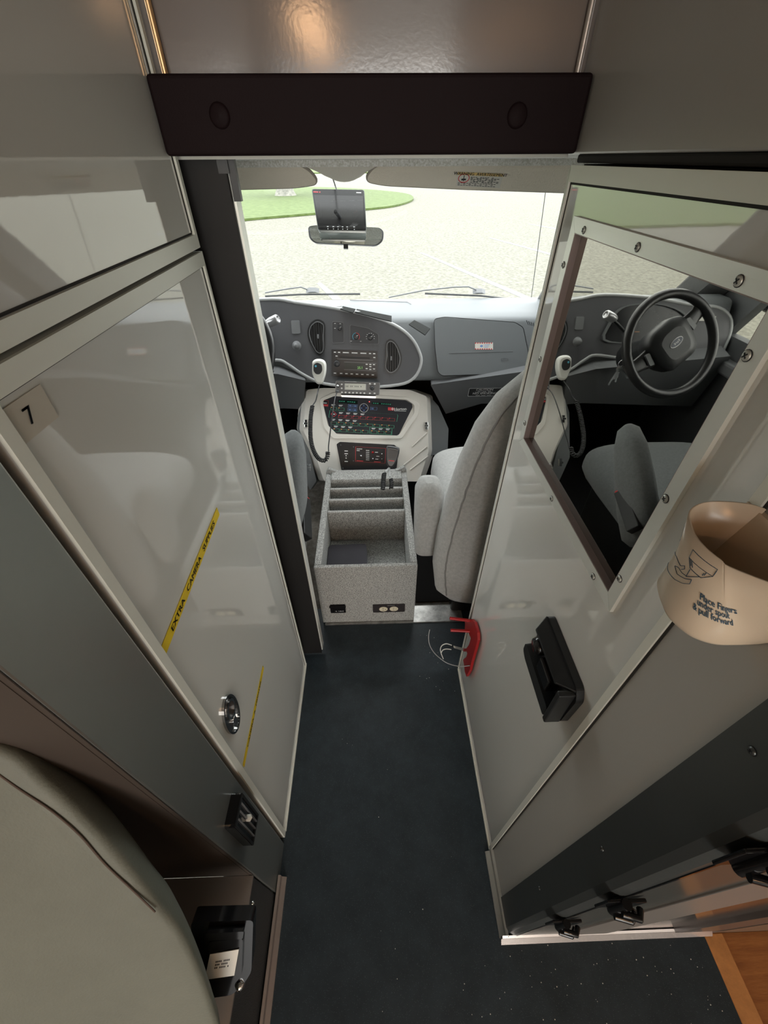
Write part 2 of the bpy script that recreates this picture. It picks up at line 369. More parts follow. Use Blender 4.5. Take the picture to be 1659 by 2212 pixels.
# ================================================================== LEFT CABINET
cab = thing('storage_cabinet', 'tall glossy white-grey cabinet on the left with an upper and a lower framed door', 'cabinet', (-0.6, 0.47, 0))
m = MB(); m.box((-1.14, 0.2505, 0.0), (XL - 0.0125, 0.69, 1.74)); m.build('body', GAP, cab)
def door(y0, y1, z0, z1, parent, fw=0.013, fr=FL, frame_rear=True, top=True, bottom=True, s=1, fwr=0.022, name='door', panel=LAM):
    """framed door on a corridor wall: a = s*y"""
    a0, a1 = (y0, y1) if s > 0 else (-y1, -y0)
    m = MB(); m.box((a0, z0, -0.012), (a1, z1, 0.0), 0, fr); d = m.build(name, panel, parent)
    return d
up = door(0.238, 0.685, 1.156, 1.74, cab)
m = MB()
m.box((0.238, 1.156, 0), (0.685, 1.172, 0.0035), 0, FL); m.box((0.677, 1.172, 0), (0.685, 1.74, 0.0035), 0, FL)
m.box((0.238, 1.1725, 0), (0.674, 1.1745, 0.0007), 1, FL); m.box((0.6735, 1.1745, 0), (0.6762, 1.74, 0.0007), 1, FL)
m.build('door_frame', [ALUW, GAP], up)
lo = door(0.237, 0.688, 0.004, 1.151, cab)
m = MB()
m.box((0.237, 1.134, 0), (0.688, 1.151, 0.0035), 0, FL); m.box((0.682, 0.006, 0), (0.688, 1.134, 0.0035), 0, FL)
m.box((0.237, 0.006, 0), (0.249, 1.134, 0.0035), 0, FL)
m.box((0.249, 1.1322, 0), (0.680, 1.1338, 0.0006), 1, FL); m.box((0.6790, 0.01, 0), (0.6815, 1.132, 0.0007), 1, FL)
m.build('door_frame', [ALUW, GAP], lo)
# flush pull latch
LF = Fr((XL, 0.313, 0.550), (0, 1, 0), (0, 0, 1)); LF.n = Vector((1, 0, 0))
lc = FL.px(497, 1543); LF.o = Vector((XL, lc[0], lc[1]))
m = MB(); m.ring(circ(0, 0, .025, 36, .046), circ(0, 0, .0215, 36, .0415), 0, .004, LF); m.plate(circ(0, 0, .0216, 36, .0416), .001, LF)
m.build('latch', mat('smoky_chrome', (.40, .40, .40), .16, metal=1.0), lo)
m = MB(); m.ring(circ(.004, .010, .015, 24, .020), circ(.004, .010, .011, 24, .015), .001, .004, LF); m.prism(rpoly(rect(-.008, -.034, .004, -.010), .005), .001, .0045, LF)
m.build('pull_ring', CHROME, lo)
m = MB(); m.plate(circ(.004, .010, .011, 24, .015), .0015, LF); m.build('finger_hole', mat('brown_recess', (0.03, 0.018, 0.012), 0.5), lo)
# yellow tape labels and the number label
def wall_label(p0, p1, h, fr, parent, name, mats, text, ts, side=1, nm=None, off=0.0012, sxx=1.0, lab=None):
    a = Vector(fr.px(*p0)); b = Vector(fr.px(*p1)); d = (b - a); L = d.length; d.normalize()
    g = Fr(fr.p(*((a + b) / 2), off), fr.u * d.x + fr.v * d.y, fr.u * -d.y + fr.v * d.x); g.n = fr.n
    m = MB(); m.box((-L / 2, -h / 2, -.0006), (L / 2, h / 2, 0), 0, g)
    if text: m.text(text, ts, g, 0, 0, 0.0004, 1, sx=sxx, bold=1)
    m.build(name, mats, parent, label=lab)
wall_label((352, 1405), (470, 1104), .0145, FL, lo, 'tape_label', [YEL, PRINTK], 'EXTRA   CAMERA   SUPPLIES', .0112, sxx=1.28, lab='yellow label tape reading EXTRA CAMERA SUPPLIES')
wall_label((525, 1655), (568, 1441), .0105, FL, lo, 'tape_label', [YEL, PRINTK], 'CAMERA  &  PRINTER', .0095, sxx=1.35, lab='thinner yellow label tape reading CAMERA & PRINTER')
wall_label((8, 938), (104, 866), .026, FL, lo, 'number_label', [PAPER, PRINTK], '7', .017, lab='cream paper label with the number 7')

# stainless post strip behind the left cabinet, floor shoe
m = MB(); m.box((-0.30, 0.137, 0.0), (XL + 0.002, 0.227, 1.74)); m.box((-0.30, 0.227, 0.0), (XL - 0.008, 0.2365, 1.74), 1)
m.build('panel_post', [STEEL, GAP], bevel=0.002, label='brushed stainless corner post behind the left cabinet door', cat='post')
# air vent box on it
vb = thing('air_vent', 'small black square louvred vent box on the stainless left post', 'vent', (-0.24, 0.2, 0.34))
_v = [hit(*q, x=-.226) for q in ((521, 1710), (558, 1757), (545, 1831), (505, 1786))]; vc = sum(_v, Vector((0, 0, 0))) / 4; vc.x = -.234; VY = (_v[0].y - _v[3].y) / 2; VZ = (_v[0].z - _v[1].z) / 2; VF = Fr(vc, (0, 1, 0), (0, 0, 1)); VF.n = Vector((1, 0, 0))
m = MB(); m.prism(rpoly(rect(-VY, -VZ, VY, VZ), .006), -.0070, .008, VF)
m.build('housing', BLKG, vb, bevel=.002)
m = MB(); m.ring(rect(-VY + .001, -VZ + .002, VY - .001, VZ - .002), rect(-VY + .004, -VZ + .008, VY - .004, VZ - .008), .008, .010, VF)
m.build('bezel', BLK, vb)
for k in (-.45, .0, .45):
    m = MB(); m.box((k * VY - .0008, -VZ + .008, .0082), (k * VY + .0008, VZ - .008, .0105), 0, VF); m.build('louvre', GREY, vb)
m = MB(); gv = Fr(VF.p(.002, .004, 0), VF.u, VF.v); gv.n = VF.n; m.lathe([(.005, .008), (.005, .014), (.0001, .017)], gv); m.build('dial', PAPERW, vb)

# bench base on the left, with wall behind
m = MB(); m.box((-1.14, -2.2, 0.0), (XL + 0.0, 0.135, 0.252))
bb = thing('bench_base', 'low dark-sided bench base with a brown top under the olive seat', 'bench', (-0.6, -1.0, 0))
m.build('base_box', [mat('ribbed_dark_side', (0.035, 0.034, 0.034), 0.4, bump=0.6, bscale=300, stretch=(1, 6, 0.2))], bb, bevel=.002)
m = MB(); m.box((-1.14, -2.2, 0.252), (XL + .002, 0.135, 0.258)); m.build('top_panel', mat('brown_grey_top', (0.21, 0.175, 0.15), 0.3), bb)
m = MB(); m.lathe([(.004, 0), (.004, .002), (.0001, .004)], Fr((XL + .003, .10, .235), (0, 1, 0), (0, 0, 1)), 12); m.build('screw', CHROME, bb)
m = MB(); m.box((-1.14, 0.1355, 0.2585), (XL - .0045, 0.1368, 1.74)); m.box((XL - .0045, 0.1360, 0.2585), (XL + .001, 0.1369, 1.74)); m.build('recess_panel', label='dark brown recess wall panel above the bench base', cat='panel', mats=mat('brown_recess_panel', (0.062, 0.048, 0.040), 0.4))

# belt retractor with tag at the bench edge
bx = thing('belt_retractor', 'black plastic buckle housing with a white printed tag beside the olive seat', 'belt housing', (-0.25, 0.0, 0.26))
BF = Fr(hit(475, 2070, x=-0.232), (1, 0.10, 0), (0, .62, .78))
B0 = [BF.px(*q) for q in ((412, 1992), (547, 1988), (543, 2100), (525, 2128), (500, 2150), (430, 2160), (418, 2100))]
m = MB(); m.prism(rpoly(B0, .006), -.022, .0, BF); m.build('housing', BLKG, bx, bevel=.003)
B1 = [BF.px(*q) for q in ((450, 2000), (530, 1996), (528, 2012), (452, 2016))]
m = MB(); m.prism(rpoly(B1, .002), .0, .010, BF); m.prism(rpoly([BF.px(*q) for q in ((455, 2024), (527, 2018), (524, 2100), (450, 2110))], .004), .0, .006, BF); m.build('strap', BLKG, bx, bevel=.002)
T = [BF.px(*q) for q in ((457, 2049), (519, 2038), (509, 2094), (446, 2103))]
m = MB(); m.prism(T, .0065, .0075, BF)
for k in range(3):
    t = .34 + k * .12
    a = Vector(T[0]).lerp(Vector(T[3]), t); b = Vector(T[1]).lerp(Vector(T[2]), t)
    for j in range(9):
        if (j + k) % 5 == 4: continue
        q0 = a.lerp(b, .26 + j * .055); q1 = a.lerp(b, .26 + j * .055 + .038); dv = (Vector(T[3]) - Vector(T[0])) * .03
        m.prism([tuple(q0 - dv), tuple(q1 - dv), tuple(q1 + dv), tuple(q0 + dv)], .0075, .0078, BF, 1)
m.build('tag', [PAPERW, PRINTK], bx)
m = MB(); m.lathe([(.007, -.01), (.007, .004), (.004, .009), (.0001, .010)], Fr(BF.p(*BF.px(518, 2128), -.004), BF.u, BF.v), 16); m.build('bolt', CHROME, bx)

# attendant seat, seen from above
st = thing('attendant_seat', 'large olive-grey upholstered attendant seat back at the lower left', 'seat', (-0.5, 0.0, 0.26))
_A, _B, _C = hit(0, 1623, d=.325), hit(434, 2113, d=.47), hit(0, 2212, d=.43)
_n = (_B - _A).cross(_C - _A).normalized(); _n = _n if _n.dot(CAMP - _B) > 0 else -_n
SF = Fr(_B, (1, 0, 0), (0, 1, 0)); SF.n = _n; SF.u = (RT - _n * RT.dot(_n)).normalized(); SF.v = _n.cross(SF.u)
ol = [(0, 1623), (94, 1695), (165, 1760), (230, 1826), (290, 1895), (348, 1970), (393, 2027), (434, 2113), (463, 2195)]
olp = [Vector(SF.px(*q)) for q in ol]
_in = (Vector(SF.px(60, 2190)) - Vector(SF.px(250, 1845))).normalized(); _t0 = (olp[0] - olp[1]).normalized(); _t1 = (olp[-1] - olp[-2]).normalized()
olp = [olp[0] + _t0 * .05 + _in * .25, olp[0] + _t0 * .08 + _in * .16, olp[0] + _t0 * .06 + _in * .04] + olp + [olp[-1] + _t1 * .06 + _in * .01, olp[-1] + _t1 * .09 + _in * .08, olp[-1] + _t1 * .09 + _in * .22, olp[-1] + _t1 * .04 + _in * .25]
olp = smooth_pts([(*p, 0) for p in olp], 4, True); olp = [Vector((p.x, p.y)) for p in olp]
ctr = sum(olp, Vector((0, 0))) / len(olp)
def off(pl, k):
    """move a closed outline inwards by k"""
    out = []; ar = sum(pl[i - 1].x * pl[i].y - pl[i].x * pl[i - 1].y for i in range(len(pl)))
    for i, p in enumerate(pl):
        t = (pl[(i + 1) % len(pl)] - pl[i - 1]); t.normalize(); nn = Vector((-t.y, t.x)) * (1 if ar > 0 else -1)
        out.append(p + nn * k)
    return out
prof = [(0.034, -.060), (0.026, -.052), (0.014, -.036), (0.005, -.020), (0.001, -.009), (0.001, -.003), (0.006, 0.0), (0.016, .0015)]
m = MB(); m.loft([[SF.p(p.x, p.y, h) for p in off(olp, k)] for k, h in prof], caps=False)
for _k, _h in ((.016, .0015), (.034, -.060)):
    _o = off(olp, _k); _c = sum(_o, Vector((0, 0))) / len(_o); _n2 = len(_o)
    m.add([SF.p(p.x, p.y, _h) for p in _o] + [SF.p(_c.x, _c.y, _h + (.004 if _h > 0 else 0))], [(i, (i + 1) % _n2, _n2) for i in range(_n2)])
m.build('cushion', OLIVE, st)
sm_ = [(-40, 1640), (0, 1668), (50, 1704), (115, 1748), (175, 1800), (230, 1863), (290, 1920), (336, 1965)]
m = MB(); m.tube(smooth_pts([SF.p(*SF.px(*q), .0018) for q in sm_], 5), .0009, 6); m.build('stitched_seam', STITCH, st)
m = MB(); m.box((-0.62, -0.16, 0.258), (-0.36, 0.05, 0.40)); m.build('seat_frame', BLK, st)

# ================================================================== RIGHT CABINET with mirror window
rc = thing('storage_cabinet', 'tall glossy grey cabinet on the right with the framed mirror set in its door', 'cabinet', (0.6, 0.4, 0))
m = MB(); m.box((XR + 0.014, 0.06, 0.0), (1.14, 0.66, 1.243)); m.build('body', GAP, rc)
# door panel (a = -y) with a window hole
def holed(m, a0, a1, z0, z1, h, t0, t1, fr, mi=0):
    (ha0, hz0, ha1, hz1) = h
    m.box((a0, z0, t0), (a1, hz0, t1), mi, fr); m.box((a0, hz1, t0), (a1, z1, t1), mi, fr)
    m.box((a0, hz0, t0), (ha0, hz1, t1), mi, fr); m.box((ha1, hz0, t0), (a1, hz1, t1), mi, fr)
W0 = (-0.598, 0.888, -0.268, 1.183)
m = MB(); holed(m, -0.658, -0.197, 0.004, 1.240, W0, -.013, 0, FRW); rd = m.build('door', LAM, rc)
m = MB(); m.box((-0.658, 1.226, 0), (-0.197, 1.242, .003), 0, FRW); m.box((-0.658, .006, 0), (-0.653, 1.226, .003), 0, FRW)
m.box((-0.206, .006, 0), (-0.197, 1.226, .003), 0, FRW); m.box((-0.197, .006, -.004), (-0.1945, 1.24, .001), 1, FRW)
m.box((-0.653, 1.2235, 0), (-0.206, 1.2256, .0007), 1, FRW); m.box((-0.6525, .01, 0), (-0.6510, 1.2235, .0007), 1, FRW)
m.box((-0.657, .006, -.012), (-.661, 1.24, .003), 0, FRW)
m.build('door_frame', [ALUW, GAP], rd)
# window frame: four mitred bars
O = (-0.610, 0.876, -0.256, 1.195); I = W0
I2 = (-0.5945, 0.8915, -0.2715, 1.1795)
wf = MB()
oc = [(O[0], O[1]), (O[2], O[1]), (O[2], O[3]), (O[0], O[3])]; ic = [(I2[0], I2[1]), (I2[2], I2[1]), (I2[2], I2[3]), (I2[0], I2[3])]
for i in range(4):
    j = (i + 1) % 4; a, b, c, d = Vector(oc[i]), Vector(oc[j]), Vector(ic[j]), Vector(ic[i]); e = (b - a).normalized() * .0002
    wf.prism([tuple(a + e), tuple(b - e), tuple(c - e), tuple(d + e)], 0.0, .004, FRW)
wfo = wf.build('window_frame', ALU, rc, bevel=.0008)
m = MB(); m.ring(ic, [(-.5935, .8925), (-.2725, .8925), (-.2725, 1.1785), (-.5935, 1.1785)], -.0052, .0035, FRW); m.build('inner_lining', mat('brown_bronze_lining', (0.30, 0.235, 0.225), 0.4, metal=0.3), rc)
m = MB(); m.box((-.597, .889, -.0100), (-.269, 1.182, -.0050), 0, FRW); m.build('mirror_pane', PANE, rc)
for (px, py) in ((1269, 497), (1387, 534), (1609, 607), (1627, 768), (1448, 1077), (1347, 1250), (1289, 1245), (1198, 1077), (1139, 914), (1173, 776), (1224, 572)):
    a, b = FRW.px(px, py)
    # snap onto the bar centre line
    g = Fr(FRW.p(a, b, .004), FRW.u, FRW.v); g.n = FRW.n
    screw_mb(g, .0036).build('screw', [mat('screw_steel', (.55, .56, .52), .4, metal=.5), PRINTK], wfo)
# overhead panel above the doors
m = MB(); m.box((XR, -0.4, 1.252), (1.14, 0.69, 1.745)); m.box((XR + .004, 0.03, 1.244), (1.14, 0.662, 1.252), 1)
m.build('overhead_cabinet', [LAMD, GAP], label='plain grey overhead cabinet side above the right cabinet door', cat='cabinet', bevel=.002)
# rear part of the right cabinet: grey panel, dark post, rear-facing face with black hinges
m = MB(); m.box((XR + .0, .114, .006), (XR + .014, .1945, 1.242)); m.build('side_panel', LAMD, rc, label='matt grey rear panel')
m = MB(); r_ = .012
pr = [(XR + .02, .114), (XR - .002, .114), (XR - .002, .056 + r_), (XR + .001, .056 + r_ * .35), (XR + r_ * .8, .056), (XR + .0155, .0555), (XR + .0155, .08)]
m.prism(pr, .002, 1.242); m.build('corner_post', STEELD, rc, label='dark stainless corner post')
for (px, py) in ((1632, 1622), (1305, 1833), (1168, 1918)):
    a, b = FRW.px(px, py); g = Fr(FRW.p(a, b, .002), FRW.u, FRW.v); g.n = FRW.n
    screw_mb(g, .003).build('post_screw', [mat('dull_screw', (.12, .13, .13), .35, metal=.8), BLK], rc)
rf = MB(); rf.box((XR + .0175, .0555, .036), (.360, .06, 1.24)); hd = rf.build('rear_door', mat('rear_face_grey', (0.13, 0.135, 0.125), 0.22, metal=.5), rc)
m = MB(); m.box((XR + .0150, .0545, .036), (XR + .0185, .06, 1.24)); m.build('door_gap', BLKG, rc)
m = MB(); m.box((.360, .053, .034), (.457, .06, 1.24)); m.build('edge_strip', mat('rear_strip_grey', (.30, .275, .25), .35, metal=.5), rc, bevel=.001)
m = MB(); m.box((.457, .0575, .034), (.60, .06, 1.24)); m.build('shiny_panel', mat('shiny_rear_panel', (.62, .56, .50), .10, metal=.9), rc)
m = MB(); m.box((.60, .050, .034), (.69, .06, 1.24)); m.build('side_door_panel', mat('rear_dark_panel', (.14, .12, .11), .25, metal=.4), rc)
m = MB(); m.box((.69, .049, -.07), (1.14, .06, 1.24)); m.build('step_well_panel', mat('step_panel', (.20, .14, .10), .3, metal=.3), rc)
# black hinges on the vertical seam
hinge0 = None
for (px, py) in ((1212, 1985), (1330, 1942), (1612, 1838)):
    q = hit(px, py, x=XR + .017)
    g = Fr((XR + .013, .0535, q.z + .012), (1, 0, 0), (0, 0, 1))
    m = MB(); m.box((-.020, -.022, -.0), (-.003, .022, .003), 0, g); m.box((.003, -.022, -.0), (.024, .022, .004), 0, g)
    m.tube([g.p(0, -.024, .005), g.p(0, .024, .005)], .0055, 12); m.tube([g.p(-.004, -.012, .011), g.p(.014, -.012, .016), g.p(.02, -.006, .008)], .004, 8); m.tube([g.p(-.004, .012, .011), g.p(.014, .012, .016), g.p(.02, .006, .008)], .004, 8)
    h = m.build('hinge', BLKG, rc, bevel=.001)

# black wall-mounted holder
hol = thing('wall_holder', 'black plastic bracket holder fixed to the right cabinet door under the mirror', 'holder', (0.24, 0.3, 0.6))
a0, z0 = FRW.px(1180, 1350); 
def HP(*q): return [FRW.px(*p) for p in q]
back = HP((1186, 1348), (1214, 1350), (1276, 1497), (1243, 1552), (1195, 1554), (1150, 1425))
# built as a tray: side profile in (y,z), extruded off the wall
y1, y0_ = .352, .228
HFr = Fr((XR - .0005, -.006, .016), (0, -1, 0), (0, 0, 1)); HFr.n = Vector((-1, 0, 0))
m = MB()
m.prism(rpoly([(-.352, .715), (-.345, .735), (-.238, .735), (-.228, .72), (-.232, .652), (-.246, .632), (-.335, .640), (-.350, .655)], .006), .0, .010, HFr)
m.build('back_plate', BLK, hol, bevel=.001)
m = MB(); m.prism(rpoly([(-.345, .648), (-.345, .668), (-.240, .668), (-.240, .640), (-.330, .640)], .005), .010, .028, HFr, top=rpoly([(-.343, .650), (-.343, .668), (-.244, .668), (-.244, .644), (-.330, .644)], .005)); m.build('tray', BLK, hol, bevel=.003)
m = MB(); m.prism(rpoly([(-.348, .725), (-.348, .731), (-.236, .731), (-.236, .725)], .002), .010, .030, HFr, top=rpoly([(-.330, .723), (-.330, .728), (-.250, .728), (-.250, .723)], .002)); m.build('upper_flange', BLK, hol)
m = MB(); m.box((-.240, .650, .01), (-.232, .728, .032), 0, HFr); m.build('side_flange', BLK, hol, bevel=.002)
m = MB(); m.lathe([(.013, 0), (.013, .016), (.011, .020), (.0001, .021)], Fr(HFr.p(-.318, .700, .010), HFr.u, HFr.v) if 0 else Fr(HFr.p(-.318, .700, .010), Vector((0, 1, 0)), Vector((0, 0, -1))), 20); m.build('knob', BLKG, hol)
m = MB(); m.box((-.300, .675, .010), (-.262, .703, .028), 0, HFr); m.build('socket_block', BLKG, hol, bevel=.003)

# cream dispenser cup on the right wall
cup = thing('dispenser', 'cream curved dispenser cup with blue pull-forward instructions at the right edge', 'dispenser', (0.25, 0.18, 1.0))
_rf = Fr((.21, .18, 1.062), (1, 0, .40), (0, 1, 0))
rim = [_rf.p(*_rf.px(*q)) for q in ((1652, 1098), (1620, 1088), (1575, 1083), (1535, 1083), (1503, 1091), (1487, 1110), (1497, 1150), (1522, 1182), (1560, 1212), (1600, 1236), (1659, 1258))]
rim[0].x = min(rim[0].x, XR - .001); rim[-1] = rim[-1] + (rim[-1] - rim[-2]) * max(0, (XR - .002 - rim[-1].x) / max(1e-4, rim[-1].x - rim[-2].x)) * .8
rim = [Vector((min(p.x, XR - .0012), p.y, p.z)) for p in rim]
bot = [(XR - .001, .208), (.238, .208), (.226, .205), (.215, .197), (.2085, .184), (.2055, .170), (.208, .158), (.215, .1475), (.227, .1415), (.242, .1405), (XR - .001, .1405)]
bt2 = [(XR - .001, .203), (.240, .203), (.229, .200), (.219, .193), (.2135, .182), (.211, .170), (.2135, .160), (.219, .1515), (.230, .1460), (.243, .1450), (XR - .001, .1450)]
def sm2(p): return [Vector((q.x, q.y)) for q in smooth_pts([(*a, 0) for a in p], 5)]
rimS, botS, bt2S = smooth_pts(rim, 5), sm2(bot), sm2(bt2); botS3 = [Vector((p.x, p.y, 1.004)) for p in botS]
def cupP(s_, z, inset=0.0):
    """point on the cup wall, s_ = 0..1 around, z height"""
    t = (z - 1.004) / (1.060 - 1.004); n = len(rimS) - 1; x_ = max(0, min(n - 1e-6, s_ * n)); i = int(x_); k = x_ - i
    a = rimS[i].lerp(rimS[i + 1], k); b = botS3[i].lerp(botS3[i + 1], k); c = b.lerp(a, t)
    tg = (botS[i + 1] - botS[i]).normalized(); nn = Vector((tg.y, -tg.x)) * (1 if True else 1)
    return Vector((c.x + nn.x * inset, c.y + nn.y * inset, c.z))
N = len(rimS); m = MB()
outer = [[cupP(i / (N - 1), 1.004 + .056 * t) for i in range(N)] for t in (0, .15, .5, 1)]
low = [[Vector((p.x, p.y, .996)) for p in bt2S]]
inner = [[cupP(i / (N - 1), 1.004 + .056 * t, -.0015) for i in range(N)] for t in (1, .5, .15)]
m.loft(low + outer + inner + [[Vector((p.x, p.y, 1.006)) for p in bt2S]], 0, True, True, closed=False)
m.build('shell', CREAM, cup)
m = MB(); m.box((XR - .0045, .144, .999), (XR - .0005, .205, 1.074)); m.build('back_plate', CREAM, cup)
NP = MB()
CF = Fr((0, 0, 0), (1, 0, 0), (0, 1, 0))
def cup_from_px(px, py):
    """cup wall point closest to that pixel's line of sight (outer side only)"""
    r = ray(px, py).normalized(); cs0, cz0, ds, dz = .62, 1.030, .37, .034
    for it in range(5):
        best = None
        for i in range(-8, 9):
            for j in range(-8, 9):
                a, b = min(.99, max(.22, cs0 + ds * i / 8)), cz0 + dz * j / 8; p = cupP(a, b, .0002); q = p - CAMP; dd = (q - r * q.dot(r)).length
                if best is None or dd < best[0]: best = (dd, a, b)
        cs0, cz0 = best[1], best[2]; ds *= .3; dz *= .3
    return cs0, cz0
def cup_line(pts, w=.00022, mi=0):
    uv = [cup_from_px(*p) for p in pts]; out = []
    for (a, b), (c, d) in zip(uv[:-1], uv[1:]):
        for k in range(4): out.append(cupP(a + (c - a) * k / 4, b + (d - b) * k / 4, .00035))
    out.append(cupP(*uv[-1], .00035)); NP.tube(out, w, 4, mi)
cup_line([(1446, 1187), (1462, 1203), (1470, 1222), (1479, 1222), (1479, 1229), (1472, 1230)])
cup_line([(1432, 1209), (1443, 1232), (1458, 1252), (1475, 1260), (1490, 1261), (1494, 1252), (1480, 1250), (1463, 1240), (1458, 1222), (1466, 1226), (1473, 1237), (1484, 1245)])
cup_line([(1497, 1187), (1550, 1230), (1540, 1245), (1489, 1204), (1497, 1187)])
cup_line([(1489, 1204), (1491, 1227), (1514, 1248), (1540, 1245)])
cup_line([(1491, 1230), (1482, 1245), (1512, 1246)])
cup_line([(1492, 1208), (1493, 1222)]); cup_line([(1495, 1212), (1496, 1226)]); cup_line([(1521, 1238), (1517, 1243)]); cup_line([(1526, 1238), (1521, 1243)])
def cup_text(t, p0, p1, size, mi=0):
    a = Vector(cup_from_px(*p0)); b = Vector(cup_from_px(*p1)); vs, fs = text_geo(t, 1.0); w_ = max(v[0] for v in vs) * 2
    P0, P1 = cupP(*a), cupP(*b)
    def fn(x, y):
        k = x / w_ + .5; c = a.lerp(b, k); return cupP(min(.98, c.x), c.y + y * size, .0006)
    for k in range(2): NP.add([fn(v[0] + k * .05, v[1]) for v in vs], fs, mi)
cup_text('Place Fingers', (1512, 1287), (1590, 1320), .0062)
cup_text('under spout', (1506, 1298), (1575, 1330), .0062)
cup_text('& pull forward', (1498, 1308), (1582, 1345), .0062)
cup_text('AB', (1468, 1142), (1473, 1162), .010, 1)
NP.build('printed_instructions', [PRINTB, BLUEL], cup, label='blue printed hand drawing and wording')

# ================================================================== HEADER PAD
hp = thing('header_pad', 'dark maroon padded header across the top of the cab doorway', 'pad', (0, .66, 1.25))
m = MB(); m.box((XL + .002, .652, 1.2525), (XR - .002, .694, 1.3205)); m.build('pad', MAROON, hp, bevel=.004, seg=3)
for px in (475, 1117):
    q = hit(px, 250, y=.652); g = Fr(q, (1, 0, 0), (0, 0, 1))
    m = MB(); m.lathe([(.0115, -.001), (.0115, .0015), (.009, .0035), (.0001, .004)], g, 24); m.build('button', MAROON, hp)

# ================================================================== ORGANISER BOX
og = thing('centre_organiser', 'grey speckled carpeted organiser box between the front seats', 'organiser', (-.03, 1.1, 0))
x0, x1, yA, yB, zt = -.198, .124, .842, 1.345, .296
m = MB(); m.box((x0, yA, .004), (x1, yA + .014, zt)); m.box((x0, yA + .014, .004), (x0 + .022, yB, zt)); m.box((x1 - .022, yA + .014, .004), (x1, yB, zt))
m.box((x0 + .022, yA + .014, .12), (x1 - .022, yB, .150)); m.build('box', ORGC, og, bevel=.003)
m = MB(); pl = [(-.198, .15), (-.198, .300), (-.188, .318), (-.176, .312), (-.150, .300), (.076, .300), (.102, .312), (.114, .318), (.124, .300), (.124, .15)]
g = Fr((0, yB, 0), (1, 0, 0), (0, 0, 1)); m.prism(pl, -.012, .004, g); m.prism([(-.176, .20), (-.176, .302), (.102, .302), (.102, .20)], .004, .055, g); m.build('raised_back', ORGC, og, bevel=.003)
for y in (1.105, 1.172, 1.238):
    m = MB(); m.box((x0 + .022, y, .150), (x1 - .022, y + .012, zt - .002)); m.build('divider', ORGC, og, bevel=.003)
g = Fr((.035, yA - .0008, .083), (1, 0, 0), (0, 0, 1))
oc_ = thing('x', '', '') ; bpy.data.objects.remove(oc_)
m = MB(); m.prism(rpoly(rect(-.055, -.0215, .055, .0215), .003), -.002, .002, g)
m.build('outlet_plate', mat('brown_outlet_plate', (.035, .03, .032), .3), og); op = bpy.data.objects[-1] if 0 else COL.objects[-1]
m = MB(); m.prism(rpoly(rect(-.012, .0145, .026, .0195), .001), .002, .0025, g, 0); m.text('110 V.A.C.', .0062, g, .007, .017, .0028, 1); m.build('outlet_label', [BLK, PRINTW], op)
for cx in (-.019, .017):
    m = MB(); m.prism(rpoly(circ(cx, -.002, .0145, 20, .012), .001), .002, .0035, g)
    for dx in (-.0055, .0055): m.box((cx - .004 if dx < 0 else cx - .004, -.002 + dx * .9 - .0007, .0035), (cx + .003, -.002 + dx * .9 + .0007, .0039), 1, g)
    m.box((cx + .006, -.004, .0035), (cx + .009, -.001, .0039), 1, g); m.build('socket', [GOLD, PRINTK], op)
g = Fr((-.139, yA - .0008, .088), (1, 0, 0), (0, 0, 1))
m = MB(); m.prism(rpoly(rect(-.026, -.022, .026, .022), .004), -.002, .003, g); m.prism(rpoly(rect(-.028, .012, .028, .019), .002), .003, .007, g); m.text('12  V.D.C', .0075, g, .004, -.012, .0034, 1)
m.build('power_socket_cover', [BLKG, PRINTW], og)
# black case lying in it
m = MB(); g = Fr((-.105, .953, .150), (1, .02, 0), (-.02, 1, 0))
m.prism(rpoly(rect(-.068, -.085, .068, .085), .015), .001, .048, g)
cs = m.build('zip_case', CASE, bevel=.008, seg=3, label='black zippered nylon case lying in the carpeted organiser', cat='case')
m = MB(); pz = [g.p(*p, .022) for p in rpoly(rect(-.0685, -.0855, .0685, .0855), .015)]; m.tube(pz, .0016, 6, closed=True); m.build('zip', GREY, cs)

# ================================================================== CONSOLE (engine cover) and control panels
cn = thing('engine_cover', 'beige moulded engine cover console under the dashboard holding the switch panels', 'console', (-.03, 1.5, 0))
CFr = Fr((-.032, 1.540, .350), (1, 0.035, 0), (0, .56, .83))
def CP(*q): return [CFr.px(*p) for p in q]
front = rpoly(CP((662, 842), (700, 838), (885, 842), (922, 856), (926, 975), (905, 1040), (700, 1040), (682, 985), (655, 930)), .012, 4)
backp = [(a * 1.10 + (.008 if a > 0 else -.008), b + (.01 if b > 0 else 0)) for a, b in front]
m = MB(); m.prism(backp, -.15, -.05, CFr); m.loft([[CFr.p(*p, -.05) for p in backp], [CFr.p(a * 1.03, b, -.012) for a, b in front], [CFr.p(*p, 0) for p in front]], sm=False)
m.build('cover', CONS, cn, bevel=.006, seg=3)
m = MB(); ra = CP((690, 862), (720, 848), (880, 858), (906, 872), (904, 895), (868, 948), (720, 948), (700, 925)); m.ring(rpoly(off([Vector(p) for p in ra], 0.0) if 0 else ra, .01), rpoly(CP((697, 866), (722, 856), (878, 864), (894, 875), (894, 893), (860, 941), (728, 938), (708, 918)), .008), 0, .006, CFr)
m.build('raised_rim', CONS, cn, bevel=.002)
for (px, py) in ((661, 915), (668, 1010), (921, 920)):
    a, b = CFr.px(px, py); m = MB(); m.box((a - .006, b - .016, -.01), (a + .006, b + .016, .006), 0, CFr); m.box((a - .009, b - .004, .006), (a + .008, b + .004, .012), 0, CFr); m.build('side_latch', CHROME, cn, bevel=.001)
m = MB()
for q0, q1 in (((872, 1005), (922, 965)), ((886, 1015), (925, 985)), ((890, 965), (922, 935))):
    a, b = CFr.px(*q0); c, d = CFr.px(*q1); m.tube([CFr.p(a, b, .001), CFr.p(c, d, .001)], .003, 6)
